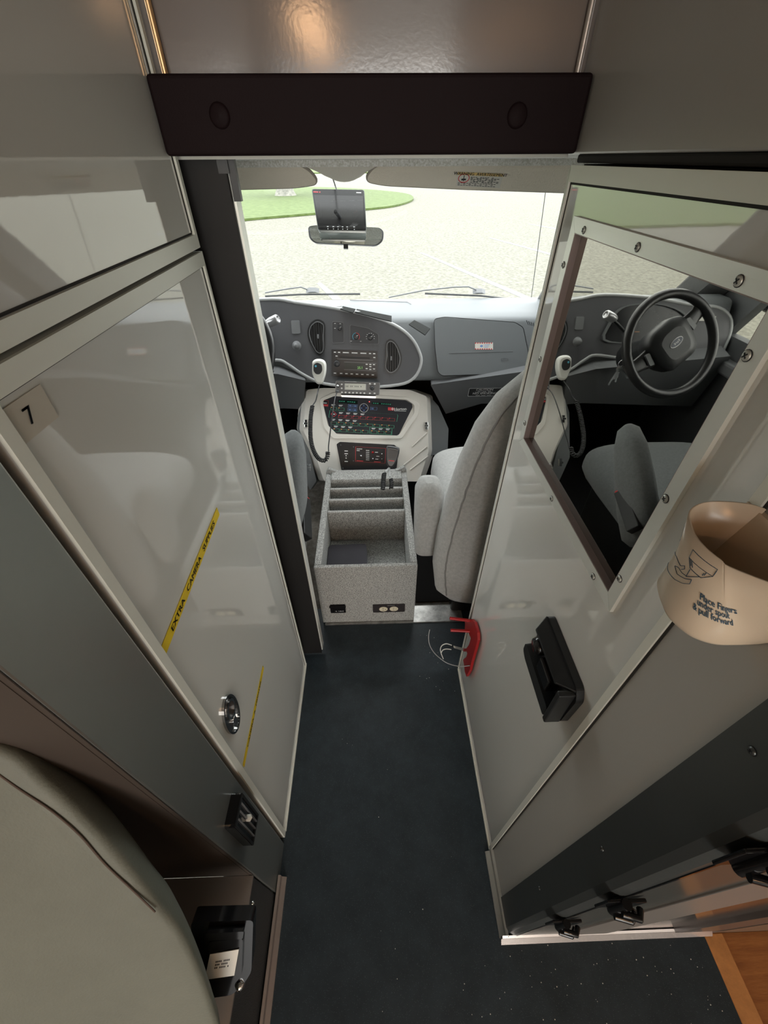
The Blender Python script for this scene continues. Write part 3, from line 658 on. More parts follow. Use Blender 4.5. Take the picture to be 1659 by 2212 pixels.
m.build('moulded_rib', CONS, cn)
m = MB(); m.prism(rpoly([CFr.px(*p) for p in ((928, 850), (950, 875), (972, 925), (970, 975), (930, 985))], .006), -.12, -.03, CFr); m.build('side_skirt', DASH, cn)
m = MB(); m.prism(rpoly([CFr.px(*p) for p in ((652, 860), (640, 900), (640, 1000), (668, 1060), (682, 1040), (655, 930))], .006), -.12, -.03, CFr)
m.build('side_skirt', DASH, cn)

# main switch panel
pp = thing('switch_panel', 'black trapezoid switch panel with green and red outlined buttons and a maker logo', 'control panel', tuple(CFr.p(0, .03)))
po = rpoly(CP((698, 872), (701, 862), (718, 855), (876, 865), (890, 873), (891, 880), (862, 938), (853, 943), (722, 936), (712, 926)), .004)
m = MB(); m.prism(po, .001, .0035, CFr); m.build('face', mat('panel_black', (.018, .019, .025), .35), pp)
PZ = .0037
def crop1(x, y): return (680 + x * 240 / 1659, 820 + y * 240 / 1659)    # close-up crop coordinates
def PPt(x, y): return CFr.px(*crop1(x, y))
def outline(m, q, w, mi, z=PZ):
    P = [Vector(PPt(*p)) for p in q]; c = sum(P, Vector((0, 0))) / len(P)
    inn = [p + (c - p).normalized() * w * 1.4 for p in P]; m.ring([tuple(p) for p in P], [tuple(p) for p in inn], z - .0003, z, CFr, mi)
def par(x, y, w_, h_, sl=.06): return [(x, y), (x + w_, y + w_ * sl), (x + w_ - 3, y + h_ + w_ * sl), (x - 3, y + h_)]
def btn(x, y, col, name='button', w_=90, h_=42, lab=True):
    m = MB(); outline(m, par(x, y, w_, h_), .0008, 0)
    m.prism([PPt(*p) for p in par(x + 9, y + 8, w_ - 18, h_ - 16)], PZ - .0003, PZ + .0006, CFr, 1)
    m.prism([PPt(*p) for p in par(x + 2, y - 2, 22, 10)], PZ - .0003, PZ + .0002, CFr, 2)
    if lab:
        m.prism([PPt(*p) for p in par(x + 8, y - 42, 60, 7)], PZ - .0004, PZ, CFr, 3); m.prism([PPt(*p) for p in par(x + 12, y - 28, 44, 7)], PZ - .0004, PZ, CFr, 3)
    m.build('button', [col, PRINTK, ORNG if col is GRNP else REDP, PRINTW], pp)
for k in range(8): btn(355 + k * 107, 530 + k * 6.5, REDP, lab=k < 4)
for k in range(9): btn(240 + k * 107, 630 + k * 6.3, GRNP, lab=k < 4)
for k in range(8): btn(280 + k * 107 + (25 if k > 4 else 0), 732 + k * 6.0, GRNP, lab=(k < 3 or k > 4))
for k in range(2): btn(240 + k * 112, 412 + k * 8, GRNP, w_=90)
for x, y in ((500, 368), (575, 373), (495, 427), (570, 432), (832, 410)):
    m = MB(); outline(m, par(x, y, 62 if x < 800 else 98, 44), .0007, 0); m.prism([PPt(*p) for p in par(x + 14, y + 14, 34, 6)], PZ - .0003, PZ, CFr, 0); m.prism([PPt(*p) for p in par(x + 14, y + 26, 34, 6)], PZ - .0003, PZ, CFr, 0)
    m.build('button', [BLUP], pp)
m = MB(); outline(m, [(110, 308), (206, 314), (200, 404), (106, 398)], .001, 0); m.prism([PPt(*p) for p in [(120, 370), (196, 374), (194, 394), (118, 390)]], PZ - .0003, PZ + .0003, CFr, 0); m.prism([PPt(*p) for p in [(125, 345), (180, 348), (180, 358), (125, 355)]], PZ - .0003, PZ + .0003, CFr, 1); m.build('emergency_button', [REDP, PRINTW], pp)
m = MB(); cx, cy = PPt(733, 425); m.ring(circ(cx, cy, .0185, 32), circ(cx, cy, .0172, 32), PZ - .0003, PZ + .0004, CFr)
m.prism(circ(cx, cy, .0172, 32), PZ - .0004, PZ, CFr, 1)
for a in range(4):
    g = CFr.rot(90 * a, CFr.p(cx, cy)); m.ring([(-.0032, .008), (.0032, .008), (0, .014)], [(-.0018, .009), (.0018, .009), (0, .0122)], PZ - .0003, PZ + .0004, g, 2)
m.build('navigation_ring', [PRINTW, mat('navy_button', (.01, .012, .03), .4), BLUP], pp)
m = MB(); outline(m, [(222, 462), (1235, 522), (1240, 545), (1225, 630), (212, 568), (210, 550)], .0008, 0)
outline(m, [(822, 708), (1155, 732), (1150, 828), (815, 805)], .0009, 0)
outline(m, [(240, 515), (285, 475), (330, 520), (285, 560)], .0015, 1)
m.prism([PPt(*p) for p in [(262, 510), (305, 513), (303, 524), (262, 521)]], PZ - .0003, PZ, CFr, 2)
m.build('printed_borders', [GRNP, REDP, PRINTW], pp)
m = MB()
for x, y, w_, n_ in ((352, 300, 290, 8), (855, 338, 275, 9)):
    m = MB(); m.prism([PPt(*p) for p in par(x, y, w_, 52 if x < 400 else 30)], PZ - .0006, PZ - .0001, CFr, 0)
    for k in range(n_):
        if k == 3: continue
        m.prism([PPt(*p) for p in par(x + 14 + k * 31, y + 18 + k * 2 - (8 if x > 400 else 0), 20, 12)], PZ - .0002, PZ, CFr, 1)
    m.build('display_strip', [mat('display_black', (.004, .012, .010), .15), mat('green_segment', (.02, .16, .10), .4, emit=(.05, .5, .3), estr=.12)], pp)
m = MB(); m.lathe([(.0022, 0), (.0022, .0015), (.0001, .003)], Fr(CFr.p(*PPt(815, 333), .0035), CFr.u, CFr.v), 12); m.build('indicator_light', mat('red_led', (.7, .05, .05), .3, emit=(1, .1, .1), estr=1.5), pp)
m = MB(); m.prism([PPt(*p) for p in [(1092, 415), (1178, 418), (1178, 464), (1092, 460)]], PZ - .0003, PZ, CFr, 0)
cx, cy = PPt(1160, 440); m.box((cx - .0012, cy - .006, PZ - .0003), (cx + .0012, cy + .006, PZ + .0003), 1, CFr); m.box((cx - .006, cy - .0012, PZ - .0003), (cx + .006, cy + .0012, PZ + .0003), 1, CFr)
cx, cy = PPt(1275, 442); gg = Fr(CFr.p(cx, cy), CFr.u, CFr.v); m.text('Horton', .0155, gg, 0, 0, PZ, 1, sx=1.15, bold=1)
m.prism([PPt(*p) for p in [(1185, 463), (1362, 470), (1362, 476), (1185, 469)]], PZ - .0003, PZ, CFr, 1)
m.build('maker_logo', [REDP, PRINTW], pp)

# siren panel
sp = thing('siren_panel', 'lower black console panel with a rocker switch and red framed siren knobs', 'control panel', tuple(CFr.p(0, -.08)))
m = MB(); m.prism(rpoly([PPt(*p) for p in [(325, 965), (375, 930), (1190, 975), (1250, 1040), (1215, 1395), (400, 1360)]], .004), .001, .0035, CFr); m.build('face', mat('siren_black', (.014, .014, .016), .35), sp, bevel=.0006)
m = MB(); m.prism(rpoly([PPt(*p) for p in [(400, 1005), (545, 1012), (535, 1265), (392, 1258)]], .002), .0035, .006, CFr); m.prism(rpoly([PPt(*p) for p in [(440, 1055), (505, 1058), (500, 1225), (437, 1222)]], .001), .006, .009, CFr, 0)
for yy in (1060, 1100, 1130, 1165, 1215): m.prism([PPt(*p) for p in [(445 if yy in (1060, 1100, 1215) else 460, yy), (495 if yy in (1060, 1100, 1215) else 478, yy + 2), (495 if yy in (1060, 1100, 1215) else 478, yy + 14), (445 if yy in (1060, 1100, 1215) else 460, yy + 12)]], .009, .0093, CFr, 1)
m.build('rocker_switch', [BLK, PRINTW], sp)
m = MB(); P4 = [PPt(*p) for p in [(608, 1002), (1060, 1026), (1050, 1250), (606, 1225)]]; c = sum((Vector(p) for p in P4), Vector((0, 0))) / 4
m.ring(P4, [tuple(Vector(p) + (c - Vector(p)).normalized() * .0014) for p in P4], PZ - .0003, PZ, CFr, 0)
for k in range(6): m.prism([PPt(*p) for p in par(765, 1052 + k * 28, 50, 8)], PZ - .0003, PZ, CFr, 1)
for x, y in ((900, 1080), (905, 1182), (920, 1140), (628, 1030), (628, 1055), (665, 1030)): m.prism([PPt(*p) for p in par(x, y, 44, 9)], PZ - .0003, PZ, CFr, 1)
m.prism([PPt(*p) for p in par(625, 1205, 100, 12)], PZ - .0003, PZ, CFr, 0); m.prism([PPt(*p) for p in par(885, 1222, 100, 8)], PZ - .0003, PZ, CFr, 0)
m.build('printed_frame', [REDP, PRINTW], sp)
for x, y, r, mt, nm in ((690, 1140, .0040, CHROME, 'rotary_knob'), (865, 1088, .0032, RED, 'red_push_button'), (867, 1182, .0032, CHROME, 'toggle'), (1000, 1110, .0030, CHROME, 'toggle'), (1000, 1186, .0022, CHROME, 'toggle')):
    g = Fr(CFr.p(*PPt(x, y), .0035), CFr.u, CFr.v); m = MB(); m.lathe([(r * 1.5, 0), (r * 1.4, .002), (r, .003), (r * .9, .010), (.0001, .011)], g, 16); m.build(nm, mt, sp)
for x, y in ((388, 978), (578, 1005), (578, 1215), (420, 1322), (1160, 1368)):
    m = MB(); m.lathe([(.0022, 0), (.0022, .0008), (.0001, .0016)], Fr(CFr.p(*PPt(x, y), .0035), CFr.u, CFr.v), 10); m.build('screw', GREY, sp)

# ================================================================== DASHBOARD
C0 = Vector((-0.076, 1.65, 0.616)); sn, cs_ = math.sin(math.radians(20)), math.cos(math.radians(20))
DF = Fr(C0, (1, 0, 0), (0, sn, cs_))
dash = thing('dashboard', 'moulded grey dashboard across the cab with oval instrument face', 'dashboard', (0, 1.7, .5))
def dsec(x):
    k = max(0, min(1, (-x - .05) / .30)) if x < 0 else 0
    k = k * k * (3 - 2 * k); top = .770 + .052 * k
    kr = max(0, min(1, (x - .55) / .3)); top -= .01 * kr
    yt = 1.70 + .012 * k
    return [(2.02, .745), (2.00, .772), (1.90, .772 + .016 * k), (1.80, top + .002 + .0 * k), (yt + .025, top + .002), (yt + .008, top - .004), (yt, top - .014), (1.665, .66), (1.635, .575), (1.634, .555), (1.65, .543), (1.70, .535), (1.78, .50), (2.02, .50)]
xs = [-.90, -.8, -.7, -.6, -.5, -.42, -.34, -.28, -.22, -.16, -.1, -.05, 0, .1, .2, .3, .4, .5, .6, .66, .72, .82, .90]
m = MB(); m.loft([[Vector((x, y, z)) for y, z in dsec(x)] for x in xs], sm=True)
m.build('dash_body', DASH, dash)
# oval instrument face
pod = [DF.px(*q) for q in ((640, 656), (720, 668), (790, 682), (850, 704), (885, 730), (903, 760), (907, 785), (893, 814), (860, 829), (780, 834), (700, 826), (655, 806), (625, 786), (600, 776))]
pod += [DF.px(*q, True) for q in ((1345, 772), (1480, 775))] + [(-.80, -.01), (-.835, .06), (-.83, .14), (-.77, .185)] + [DF.px(*q, True) for q in ((1490, 662), (1400, 646), (1300, 640))]
podS = [(p.x, p.y) for p in smooth_pts([(*p, 0) for p in pod], 4, True)]
m = MB(); m.prism(podS, -.03, .016, DF); m.build('instrument_face', DASHD, dash, bevel=.003)
pv = [Vector(p) for p in podS]; ctr = sum(pv, Vector((0, 0))) / len(pv)
m = MB(); m.tube([DF.p(p.x, p.y, .014) for p in off(pv, -.003)], .0065, 8, closed=True); m.build('bezel_rim', BEZ, dash)
Z0 = .016
def DPt(*q): return [DF.px(*p) for p in q]
# real plane of the face is Z0 proud: use a frame shifted onto it
DZ = Fr(DF.p(0, 0, Z0), DF.u, DF.v)
def crop2(x, y): return (640 + x * 300 / 1659, 660 + y * 300 / 1659)
def DP2(x, y): return DZ.px(*crop2(x, y))
# vents
def vent(outer, knob):
    P = [DP2(*p) for p in outer]; S = [Vector((p.x, p.y)) for p in smooth_pts([(*p, 0) for p in P], 4, True)]
    c = sum(S, Vector((0, 0))) / len(S); ins = [p + (c - p).normalized() * .007 for p in S]; in2 = [p + (c - p).normalized() * .010 for p in S]
    m = MB(); m.ring([tuple(p) for p in S], [tuple(p) for p in ins], 0, .004, DZ, 0); m.ring([tuple(p) for p in ins], [tuple(p) for p in in2], .000, .006, DZ, 1); m.plate([tuple(p) for p in in2], .0006, DZ, 2)
    v = m.build('air_vent', [BLK, GREY, mat('vent_black', (.004, .004, .004), .6)], dash)
    xs_ = [p.x for p in in2]; n_ = 5
    for k in range(n_):
        x = min(xs_) + (max(xs_) - min(xs_)) * (k + .8) / (n_ + .6); ys = []
        for i in range(len(in2)):
            a, b = in2[i - 1], in2[i]
            if (a.x - x) * (b.x - x) < 0: ys.append(a.y + (b.y - a.y) * (x - a.x) / (b.x - a.x))
        if len(ys) >= 2: mm = MB(); mm.box((x - .0009, min(ys), .001), (x + .0009, max(ys), .006), 0, DZ); mm.build('louvre', KNOB, v)
    kx, ky = DP2(*knob); mm = MB(); mm.box((kx - .003, ky - .008, .004), (kx + .003, ky + .008, .010), 0, DZ); mm.build('slider', GREY, v, bevel=.001)
vent([(255, 165), (310, 185), (343, 240), (345, 480), (330, 560), (290, 595), (240, 570), (180, 480), (145, 400), (135, 310), (160, 230), (205, 185)], (262, 370))
vent([(1125, 400), (1175, 425), (1215, 480), (1250, 560), (1262, 640), (1240, 730), (1195, 795), (1130, 825), (1080, 800), (1055, 740), (1060, 560), (1070, 450), (1090, 415)], (1132, 630))
# switch pockets
def pocket(pts, name='switch_panel_recess'):
    P = [DP2(*p) for p in pts]; c = sum((Vector(p) for p in P), Vector((0, 0))) / len(P)
    R = rpoly(P, .006); R2 = [tuple(Vector(p) + (c - Vector(p)).normalized() * .0015) for p in R]
    m = MB(); m.ring(R, R2, 0, .0025, DZ, 0); m.plate(R2, .0006, DZ, 1); return m.build(name, [GREY, mat('pocket_face', (.045, .046, .05), .5)], dash)
def knob(x, y, r, parent, name='knob'):
    g = Fr(DZ.p(*DP2(x, y), 0), DZ.u, DZ.v).rot(25); m = MB(); m.lathe([(r * 1.05, 0.0006), (r, .010), (r * .8, .016), (.0001, .017)], g, 22); m.box((-r * .9, -r * .22, .014), (r * .9, r * .22, .022), 0, g); m.box((r * .2, -r * .06, .022), (r * .9, r * .06, .0226), 1, g); return m.build(name, [KNOB, PRINTW], parent, bevel=.0008)
p1 = pocket([(430, 188), (565, 200), (570, 445), (430, 452)]); knob(518, 272, .0085, p1)
p2 = pocket([(640, 228), (860, 268), (985, 345), (985, 462), (640, 455)]); knob(715, 372, .0105, p2); knob(885, 380, .0105, p2)
m = MB(); cx, cy = DP2(715, 372)
for k in range(24):
    a0_, a1_ = math.radians(-45 + 270 * k / 24), math.radians(-45 + 270 * (k + 1) / 24)
    m.prism([(cx + r * math.cos(a), cy + r * math.sin(a)) for r, a in ((.0125, a0_), (.0143, a0_), (.0143, a1_), (.0125, a1_))], .0006, .0010, DZ, 0 if k < 12 else 1)
for k in range(8):
    a = math.radians(200 - 220 * k / 7); qx, qy = DP2(885, 380); m.box((qx + .016 * math.cos(a) - .002, qy + .0145 * math.sin(a) - .0008, .0006), (qx + .016 * math.cos(a) + .002, qy + .0145 * math.sin(a) + .0008, .0010), 2, DZ)
for q in ((655, 425), (770, 428), (462, 272), (462, 215), (525, 218)):
    qx, qy = DP2(*q); m.box((qx - .003, qy - .0008, .0006), (qx + .003, qy + .0008, .0010), 2, DZ)
m.build('dial_markings', [REDP, CYAN, PRINTW], dash)
# blank switch cap and round knob left of the vent
sq = DZ.px(639, 707); m = MB(); m.prism(rpoly(rect(sq[0] - .017, sq[1] - .024, sq[0] + .017, sq[1] + .024), .005), 0, .004, DZ, 0, top=rpoly(rect(sq[0] - .016, sq[1] - .023, sq[0] + .016, sq[1] + .023), .005)); m.build('blank_switch', GREY, dash, bevel=.001)
sq = DZ.px(641, 747); g = Fr(DZ.p(*sq, 0), DZ.u, DZ.v); m = MB(); m.lathe([(.018, 0), (.017, .002), (.0125, .003), (.0125, .014), (.010, .017), (.0095, .022), (.0001, .023)], g, 24); m.build('headlight_knob', GREY, dash)
# glove box door, its handle slot, airbag seam
gp = rpoly([DF.px(*q) for q in ((938, 690), (960, 686), (1110, 697), (1128, 708), (1139, 760), (1136, 800), (1100, 806), (955, 811), (946, 803), (940, 750))], .01)
m = MB(); m.prism(gp, -.02, .0135, DF, top=[tuple(Vector(p) * .995) for p in gp]); gb = m.build('glove_box_door', DASH, dash, bevel=.003)
m = MB(); pv = [Vector(p) for p in gp]; ctr = sum(pv, Vector((0, 0))) / len(pv); m.tube([DF.p(p.x, p.y, .009) for p in off(pv, -.0015)], .0016, 6, closed=True); m.build('door_gap', BLK, dash)
GZ = Fr(DF.p(0, 0, .0137), DF.u, DF.v)
m = MB(); a, b = GZ.px(970, 763), GZ.px(1108, 759); m.tube([GZ.p(*a, 0), GZ.p(*b, 0)], .0012, 6); m.ring(rpoly([GZ.px(*q) for q in ((1082, 774), (1098, 774), (1098, 780), (1082, 780))], .002), rpoly([GZ.px(*q) for q in ((1084, 775.5), (1096, 775.5), (1096, 778.5), (1084, 778.5))], .001), 0, .0008, GZ); m.build('door_crease', DASHK, gb)
m = MB(); L4 = [GZ.px(*q) for q in ((1026, 740), (1065, 740), (1065, 755), (1026, 755))]; m.plate(L4, .0004, GZ, 0)
for k in range(8):
    for e in (0, 1):
        a = Vector(L4[3 * (1 - e)]).lerp(Vector(L4[2 if e == 0 else 1]), k / 8); b = Vector(L4[3 * (1 - e)]).lerp(Vector(L4[2 if e == 0 else 1]), (k + .55) / 8); dv = Vector((0, .004 if e == 0 else -.004))
        m.plate([tuple(a), tuple(b), tuple(b + dv), tuple(a + dv)], .0007, GZ, 1)
cx, cy = GZ.px(1040, 747.5); m.prism(circ(cx, cy, .006, 14, .004), .0004, .0007, GZ, 2)
for k in range(3): m.box((cx + .011, cy + .004 - k * .005, .0004), (cx + .034 - k * .004, cy + .0055 - k * .005, .0007), 2, GZ)
m.build('warning_sticker', [PAPERW, REDP, BLUP], gb)
# knee bolsters
def bolster(pts, y0, y1, name):
    m = MB(); m.loft([[Vector((p[0], p[1] + d, p[2])) for p in pts] for d in (0, .10)], sm=False); return m.build(name, DASHK, dash, bevel=.008, seg=3)
KF = Fr((.4, 1.63, .47), (1, 0, 0), (0, -.25, .97))
kp = [KF.px(*q) for q in ((930, 831), (1150, 800), (1160, 868), (1040, 872), (963, 894))] 
m = MB(); m.prism([kp[0], kp[1], (.45, kp[1][1] - .0), (.45, kp[3][1]), kp[3], kp[4]], -.10, 0, KF); m.build('knee_bolster', DASHK, dash, bevel=.008, seg=3)
K2 = Fr((-.4, 1.63, .47), (1, 0, 0), (0, -.25, .97))
kq = [K2.px(*q) for q in ((660, 822), (600, 808), (612, 882), (655, 884))]
m = MB(); m.prism([kq[0], kq[1], (-.5, kq[1][1] + .05), (-.5, kq[2][1] - .03), kq[2], kq[3]], -.10, 0, K2); m.build('knee_bolster', DASHK, dash, bevel=.008, seg=3)
# caution plate on the right bolster
m = MB(); cp = [KF.px(*q) for q in ((1002, 838), (1090, 831), (1098, 855), (1000, 862))]
g = Fr(KF.p(*(sum((Vector(p) for p in cp), Vector((0, 0))) / 4), .0012), KF.u, KF.v); 
hw, hh = .070, .021
m.prism(rpoly(rect(-hw, -hh, hw, hh), .004), -.001, 0, g, 1); m.ring(rpoly(rect(-hw, -hh, hw, hh), .004), rpoly(rect(-hw + .0015, -hh + .0015, hw - .0015, hh - .0015), .004), 0, .0004, g, 0)
m.text('CAUTION', .014, g, -.004, .0125, .0004, 0, sx=1.15, bold=1); m.text('NO SMOKING', .014, g, .0, -.0065, .0004, 0, sx=1.15, bold=1)
m.text('OXYGEN IN USE IN THIS', .0045, g, 0, .005, .0004, 0, sx=1.4) if 0 else None
for yy, ww in ((.0045, .030), (.0005, .042), (-.0165, .036)):
    for k in range(12):
        if k % 4 == 3: continue
        x = -ww + 2 * ww * k / 12; m.box((x, yy - .0008, 0), (x + 2 * ww / 15, yy + .0008, .0004), 0, g)
m.build('caution_plate', [PRINTW, KNOB], dash, label='dark plate reading CAUTION NO SMOKING')
# defroster slots at the right end
m = MB()
for k in range(6):
    a, b = DF.px(1135 + k * 4.5, 692 + k * 2), DF.px(1140 + k * 4, 702 + k * 1.0); m.tube([DF.p(*a, .010 + k * .002), DF.p(*b, .008)], .0013, 5)
m.build('corner_grille', BLK, dash)
m = MB(); dk = [hit(*q, z=.7745) for q in ((756, 648.5), (880, 652.5), (888, 657))]; m.tube(dk, .0012, 5); m.build('deck_seam', DASHK, dash)
# instrument cluster recess and gauges (driver side)
cl = [DZ.px(*q, True) for q in ((1300, 735), (1313, 700), (1330, 672), (1360, 658), (1420, 656), (1470, 672), (1490, 700), (1440, 715), (1400, 735), (1350, 742))]
S = [(p.x, p.y) for p in smooth_pts([(*p, 0) for p in cl], 3, True)]
c = sum((Vector(p) for p in S), Vector((0, 0))) / len(S)
m = MB(); m.ring(S, [tuple(c + (Vector(p) - c) * .94) for p in S], 0, .010, DZ, 0); m.plate([tuple(c + (Vector(p) - c) * .95) for p in S], .001, DZ, 1)
for q, r in (((-.50, .145), .036), ((-.60, .140), .040), ((-.42, .10), .018)):
    for k in range(16):
        a = math.radians(-40 + 260 * k / 15); m.box((q[0] + r * math.cos(a) - .001, q[1] + r * math.sin(a) - .001, .001), (q[0] + r * math.cos(a) + .001, q[1] + r * math.sin(a) + .001, .0016), 2, DZ)
m.box((-.47, .105, .001), (-.448, .1065, .0018), 3, DZ)
m.build('instrument_cluster', [DASHK, mat('cluster_black', (.006, .006, .007), .25), GREY, ORNG], dash)
m = MB(); a = DZ.px(1500, 683, True); g = Fr(DZ.p(-.73, .150, .003), DZ.u, DZ.v); m.box((-.033, -.008, -.002), (.033, .008, .001), 0, g); m.build('white_sticker', PAPERW, dash)
# charcoal hook-and-loop strips on the dash top and a small oval badge
def strip(q, zc=.7785, label='', mm=CHAR, name='fastener_strip'):
    P = [hit(*p, z=zc) for p in q]; m = MB(); n = len(P); vs = [p for p in P] + [p + Vector((0, 0, .003)) for p in P]
    m.add(vs, [tuple(range(n))[::-1], tuple(range(n, 2 * n))] + [(i, (i + 1) % n, n + (i + 1) % n, n + i) for i in range(n)])
    return m.build(name, mm, label=label, cat='fastener strip', group='charcoal fastener strips on the dash')
strip([(735, 669), (741, 663), (768, 669), (762, 677)], .811, 'short charcoal fastener strip beside the small oval badge on the dash top')
strip([(767, 676), (771, 669), (846, 684), (846, 696)], .799, 'longest charcoal fastener strip lying along the dash brow')
strip([(883, 702), (895, 693), (929, 711), (918, 725)], .765, 'charcoal fastener strip left of the glove box door')
m = MB(); g = Fr(hit(722, 662, z=.816), (1, 0, 0), (0, 1, 0)); m.prism(circ(0, 0, .030, 24, .014), 0, .003, g); m.prism(circ(0, 0, .022, 24, .009), .003, .0034, g, 1)
m.build('oval_badge', [BEZ, PAPERW], label='small pale oval badge on the dash top left of the strips', cat='badge')

# car radio in the dash
rad = thing('car_radio', 'black car stereo with display and button rows in the dash centre', 'radio', tuple(DZ.p(0, 0)))
R4 = [DP2(*p) for p in [(422, 525), (972, 545), (970, 868), (424, 842)]]
m = MB(); m.prism(R4, .0, .005, DZ); m.build('face', mat('radio_face', (.008, .008, .009), .35), rad, bevel=.001)
def RQ(u, v):
    a = Vector(R4[0]).lerp(Vector(R4[1]), u); b = Vector(R4[3]).lerp(Vector(R4[2]), u); return a.lerp(b, v)
def rbox(m, u0, v0, u1, v1, z0, z1, mi): m.prism([tuple(RQ(u0, v0)), tuple(RQ(u1, v0)), tuple(RQ(u1, v1)), tuple(RQ(u0, v1))][::-1], z0, z1, DZ, mi)
for u, w_ in ((.04, .07), (.13, .07), (.235, .15), (.425, .15), (.615, .15), (.80, .07), (.89, .07)):
    m = MB(); rbox(m, u, .06, u + w_, .155, .005, .008, 0); rbox(m, u + .012, .08, u + w_ - .012, .11, .008, .0082, 1); m.build('button', [KNOB, PRINTW], rad)
for k in range(8):
    u = .035 + k * .115 + (.02 if k > 0 else 0); m = MB(); rbox(m, u, .85, u + .075, .94, .005, .008, 0); rbox(m, u + .012, .865, u + .063, .895, .008, .0082, 1); m.build('button', [KNOB, PRINTW], rad)
for u in (.08, .90):
    m = MB(); rbox(m, u, .20, u + .065, .30, .005, .008, 0); rbox(m, u + .008, .22, u + .05, .25, .008, .0082, 1); m.build('button', [KNOB, PRINTW], rad)
m = MB(); rbox(m, .19, .24, .83, .30, .005, .0054, 0); rbox(m, .12, .335, .90, .35, .005, .0065, 1); m.build('disc_slot', [mat('slot_black', (.001, .001, .001), .5), GREY], rad)
m = MB(); rbox(m, .28, .45, .70, .71, .005, .0062, 0); rbox(m, .27, .44, .97, .455, .005, .0066, 1); rbox(m, .27, .72, .97, .735, .005, .0066, 1)
q = RQ(.62, .64); gg = Fr(DZ.p(q.x, q.y), DZ.u, DZ.v); m.text('25.1', .013, gg, 0, 0, .0065, 2); m.build('display', [mat('radio_lcd', (.008, .012, .008), .4), GREY, mat('lcd_green', (.2, .5, .12), .4, emit=(.35, .8, .2), estr=.35)], rad)
m = MB()
for u, v in ((.74, .48), (.82, .48), (.90, .48), (.82, .56), (.74, .64), (.82, .66), (.90, .64)): rbox(m, u, v, u + .045, v + .035, .005, .0066, 0)
m.build('keypad_legends', [PRINTW], rad)
q = RQ(.115, .52); m = MB(); m.lathe([(.0125, .005), (.012, .016), (.009, .018), (.0001, .0185)], Fr(DZ.p(q.x, q.y), DZ.u, DZ.v), 22); m.build('volume_knob', KNOB, rad)

# two-way radio on its bracket above the switch panel
R0 = hit(774, 839, d=1.53)
RF = Fr(R0, (1, .03, -.02), (0, .30, .95))
def crop3(x, y): return RF.px(*crop1(x, y))
tw = thing('two_way_radio', 'black two-way radio with grey display mounted under the car stereo', 'radio', tuple(R0))
T4 = [crop3(310, 18), crop3(975, 45), crop3(965, 232), crop3(305, 195)]
m = MB(); m.prism(rpoly(T4, .005), -.09, .0, RF, 0); m.build('body', BLK, tw, bevel=.002)
c = sum((Vector(p) for p in T4), Vector((0, 0))) / 4; Ro = rpoly(T4, .006)
m = MB(); m.ring(Ro, [tuple(c + (Vector(p) - c) * .965) for p in Ro], -.004, .003, RF); m.build('face_rim', GREY, tw)
m = MB(); D4 = [crop3(450, 55), crop3(762, 62), crop3(762, 155), crop3(450, 148)]; m.prism(D4, 0, .003, RF, 0); c = sum((Vector(p) for p in D4), Vector((0, 0))) / 4
m.ring([tuple(c + (Vector(p) - c) * 1.06) for p in D4], [tuple(p) for p in D4], 0, .004, RF, 1)
a = Vector(D4[0]).lerp(Vector(D4[3]), .5)
for k in range(11):
    if k in (2, 5, 9): continue
    q = Vector(crop3(470 + k * 22, 98 + k * .5)); m.box((q.x - .0012, q.y - .002, .003), (q.x + .0012, q.y + .002, .0033), 2, RF)
m.build('display', [LCD, GREY, PRINTK], tw)
for x, y in ((403, 70), (403, 128), (405, 188), (460, 190), (516, 192), (572, 194), (628, 196), (684, 198), (740, 200), (822, 60), (895, 63), (822, 202), (892, 204)):
    q = crop3(x, y); m = MB(); m.prism(circ(q[0], q[1], .0040 if x > 420 else .0034, 14, .0027), 0, .0030, RF); m.build('button', PRINTW, tw)
m = MB()
for k in range(9):
    q = crop3(455 + k * 20, 27 + k * .8); m.box((q[0] - .0012, q[1] - .0013, 0), (q[0] + .0012, q[1] + .0013, .0006), 0, RF)
m.build('maker_lettering', PRINTW, tw)
q = crop3(856, 125); m = MB(); m.lathe([(.0085, 0), (.008, .010), (.0065, .013), (.0001, .0135)], Fr(RF.p(*q), RF.u, RF.v), 20); m.build('volume_knob', KNOB, tw)
for x, y in ((343, 92), (338, 172)):
    q = crop3(x, y); m = MB(); m.lathe([(.006, 0), (.006, .004), (.0042, .005), (.0042, .010), (.0001, .0105)], Fr(RF.p(*q), RF.u, RF.v), 16); m.build('connector', CHROME if y < 100 else GREY, tw)
m = MB(); br = [crop3(390, 232), crop3(915, 250), crop3(910, 282), crop3(400, 262)]; m.prism(br, -.05, -.003, RF); m.build('bracket', mat('bracket_steel', (.45, .43, .42), .35, metal=.8), tw)
# lead from the radio connector to the coil
lead = [RF.p(*crop3(338, 172), .010)] + [hit(680 + x * 240 / 1659, 820 + y * 240 / 1659, d=dd) for x, y, dd in ((300, 290, 1.49), (262, 550, 1.46), (222, 850, 1.44), (205, 1000, 1.425), (205, 1095, 1.415), (165, 1095, 1.41))]
mic = thing('hand_microphone', 'white hand microphone with dark grille and coiled cord hanging by the dash', 'microphone', tuple(hit(688, 800, d=1.510)))
MF = Fr(hit(689, 803, d=1.530), (1, -.05, .0), (.03, .35, .94))
mo = [(-.021, .020), (-.019, .034), (-.008, .042), (.010, .042), (.021, .034), (.024, .018), (.021, -.008), (.011, -.036), (.003, -.043), (-.006, -.042), (-.013, -.034), (-.022, -.006)]
mo = [(a * 1.15, b * 1.05) for a, b in mo]; S = [(p.x, p.y) for p in smooth_pts([(*p, 0) for p in mo], 3, True)]
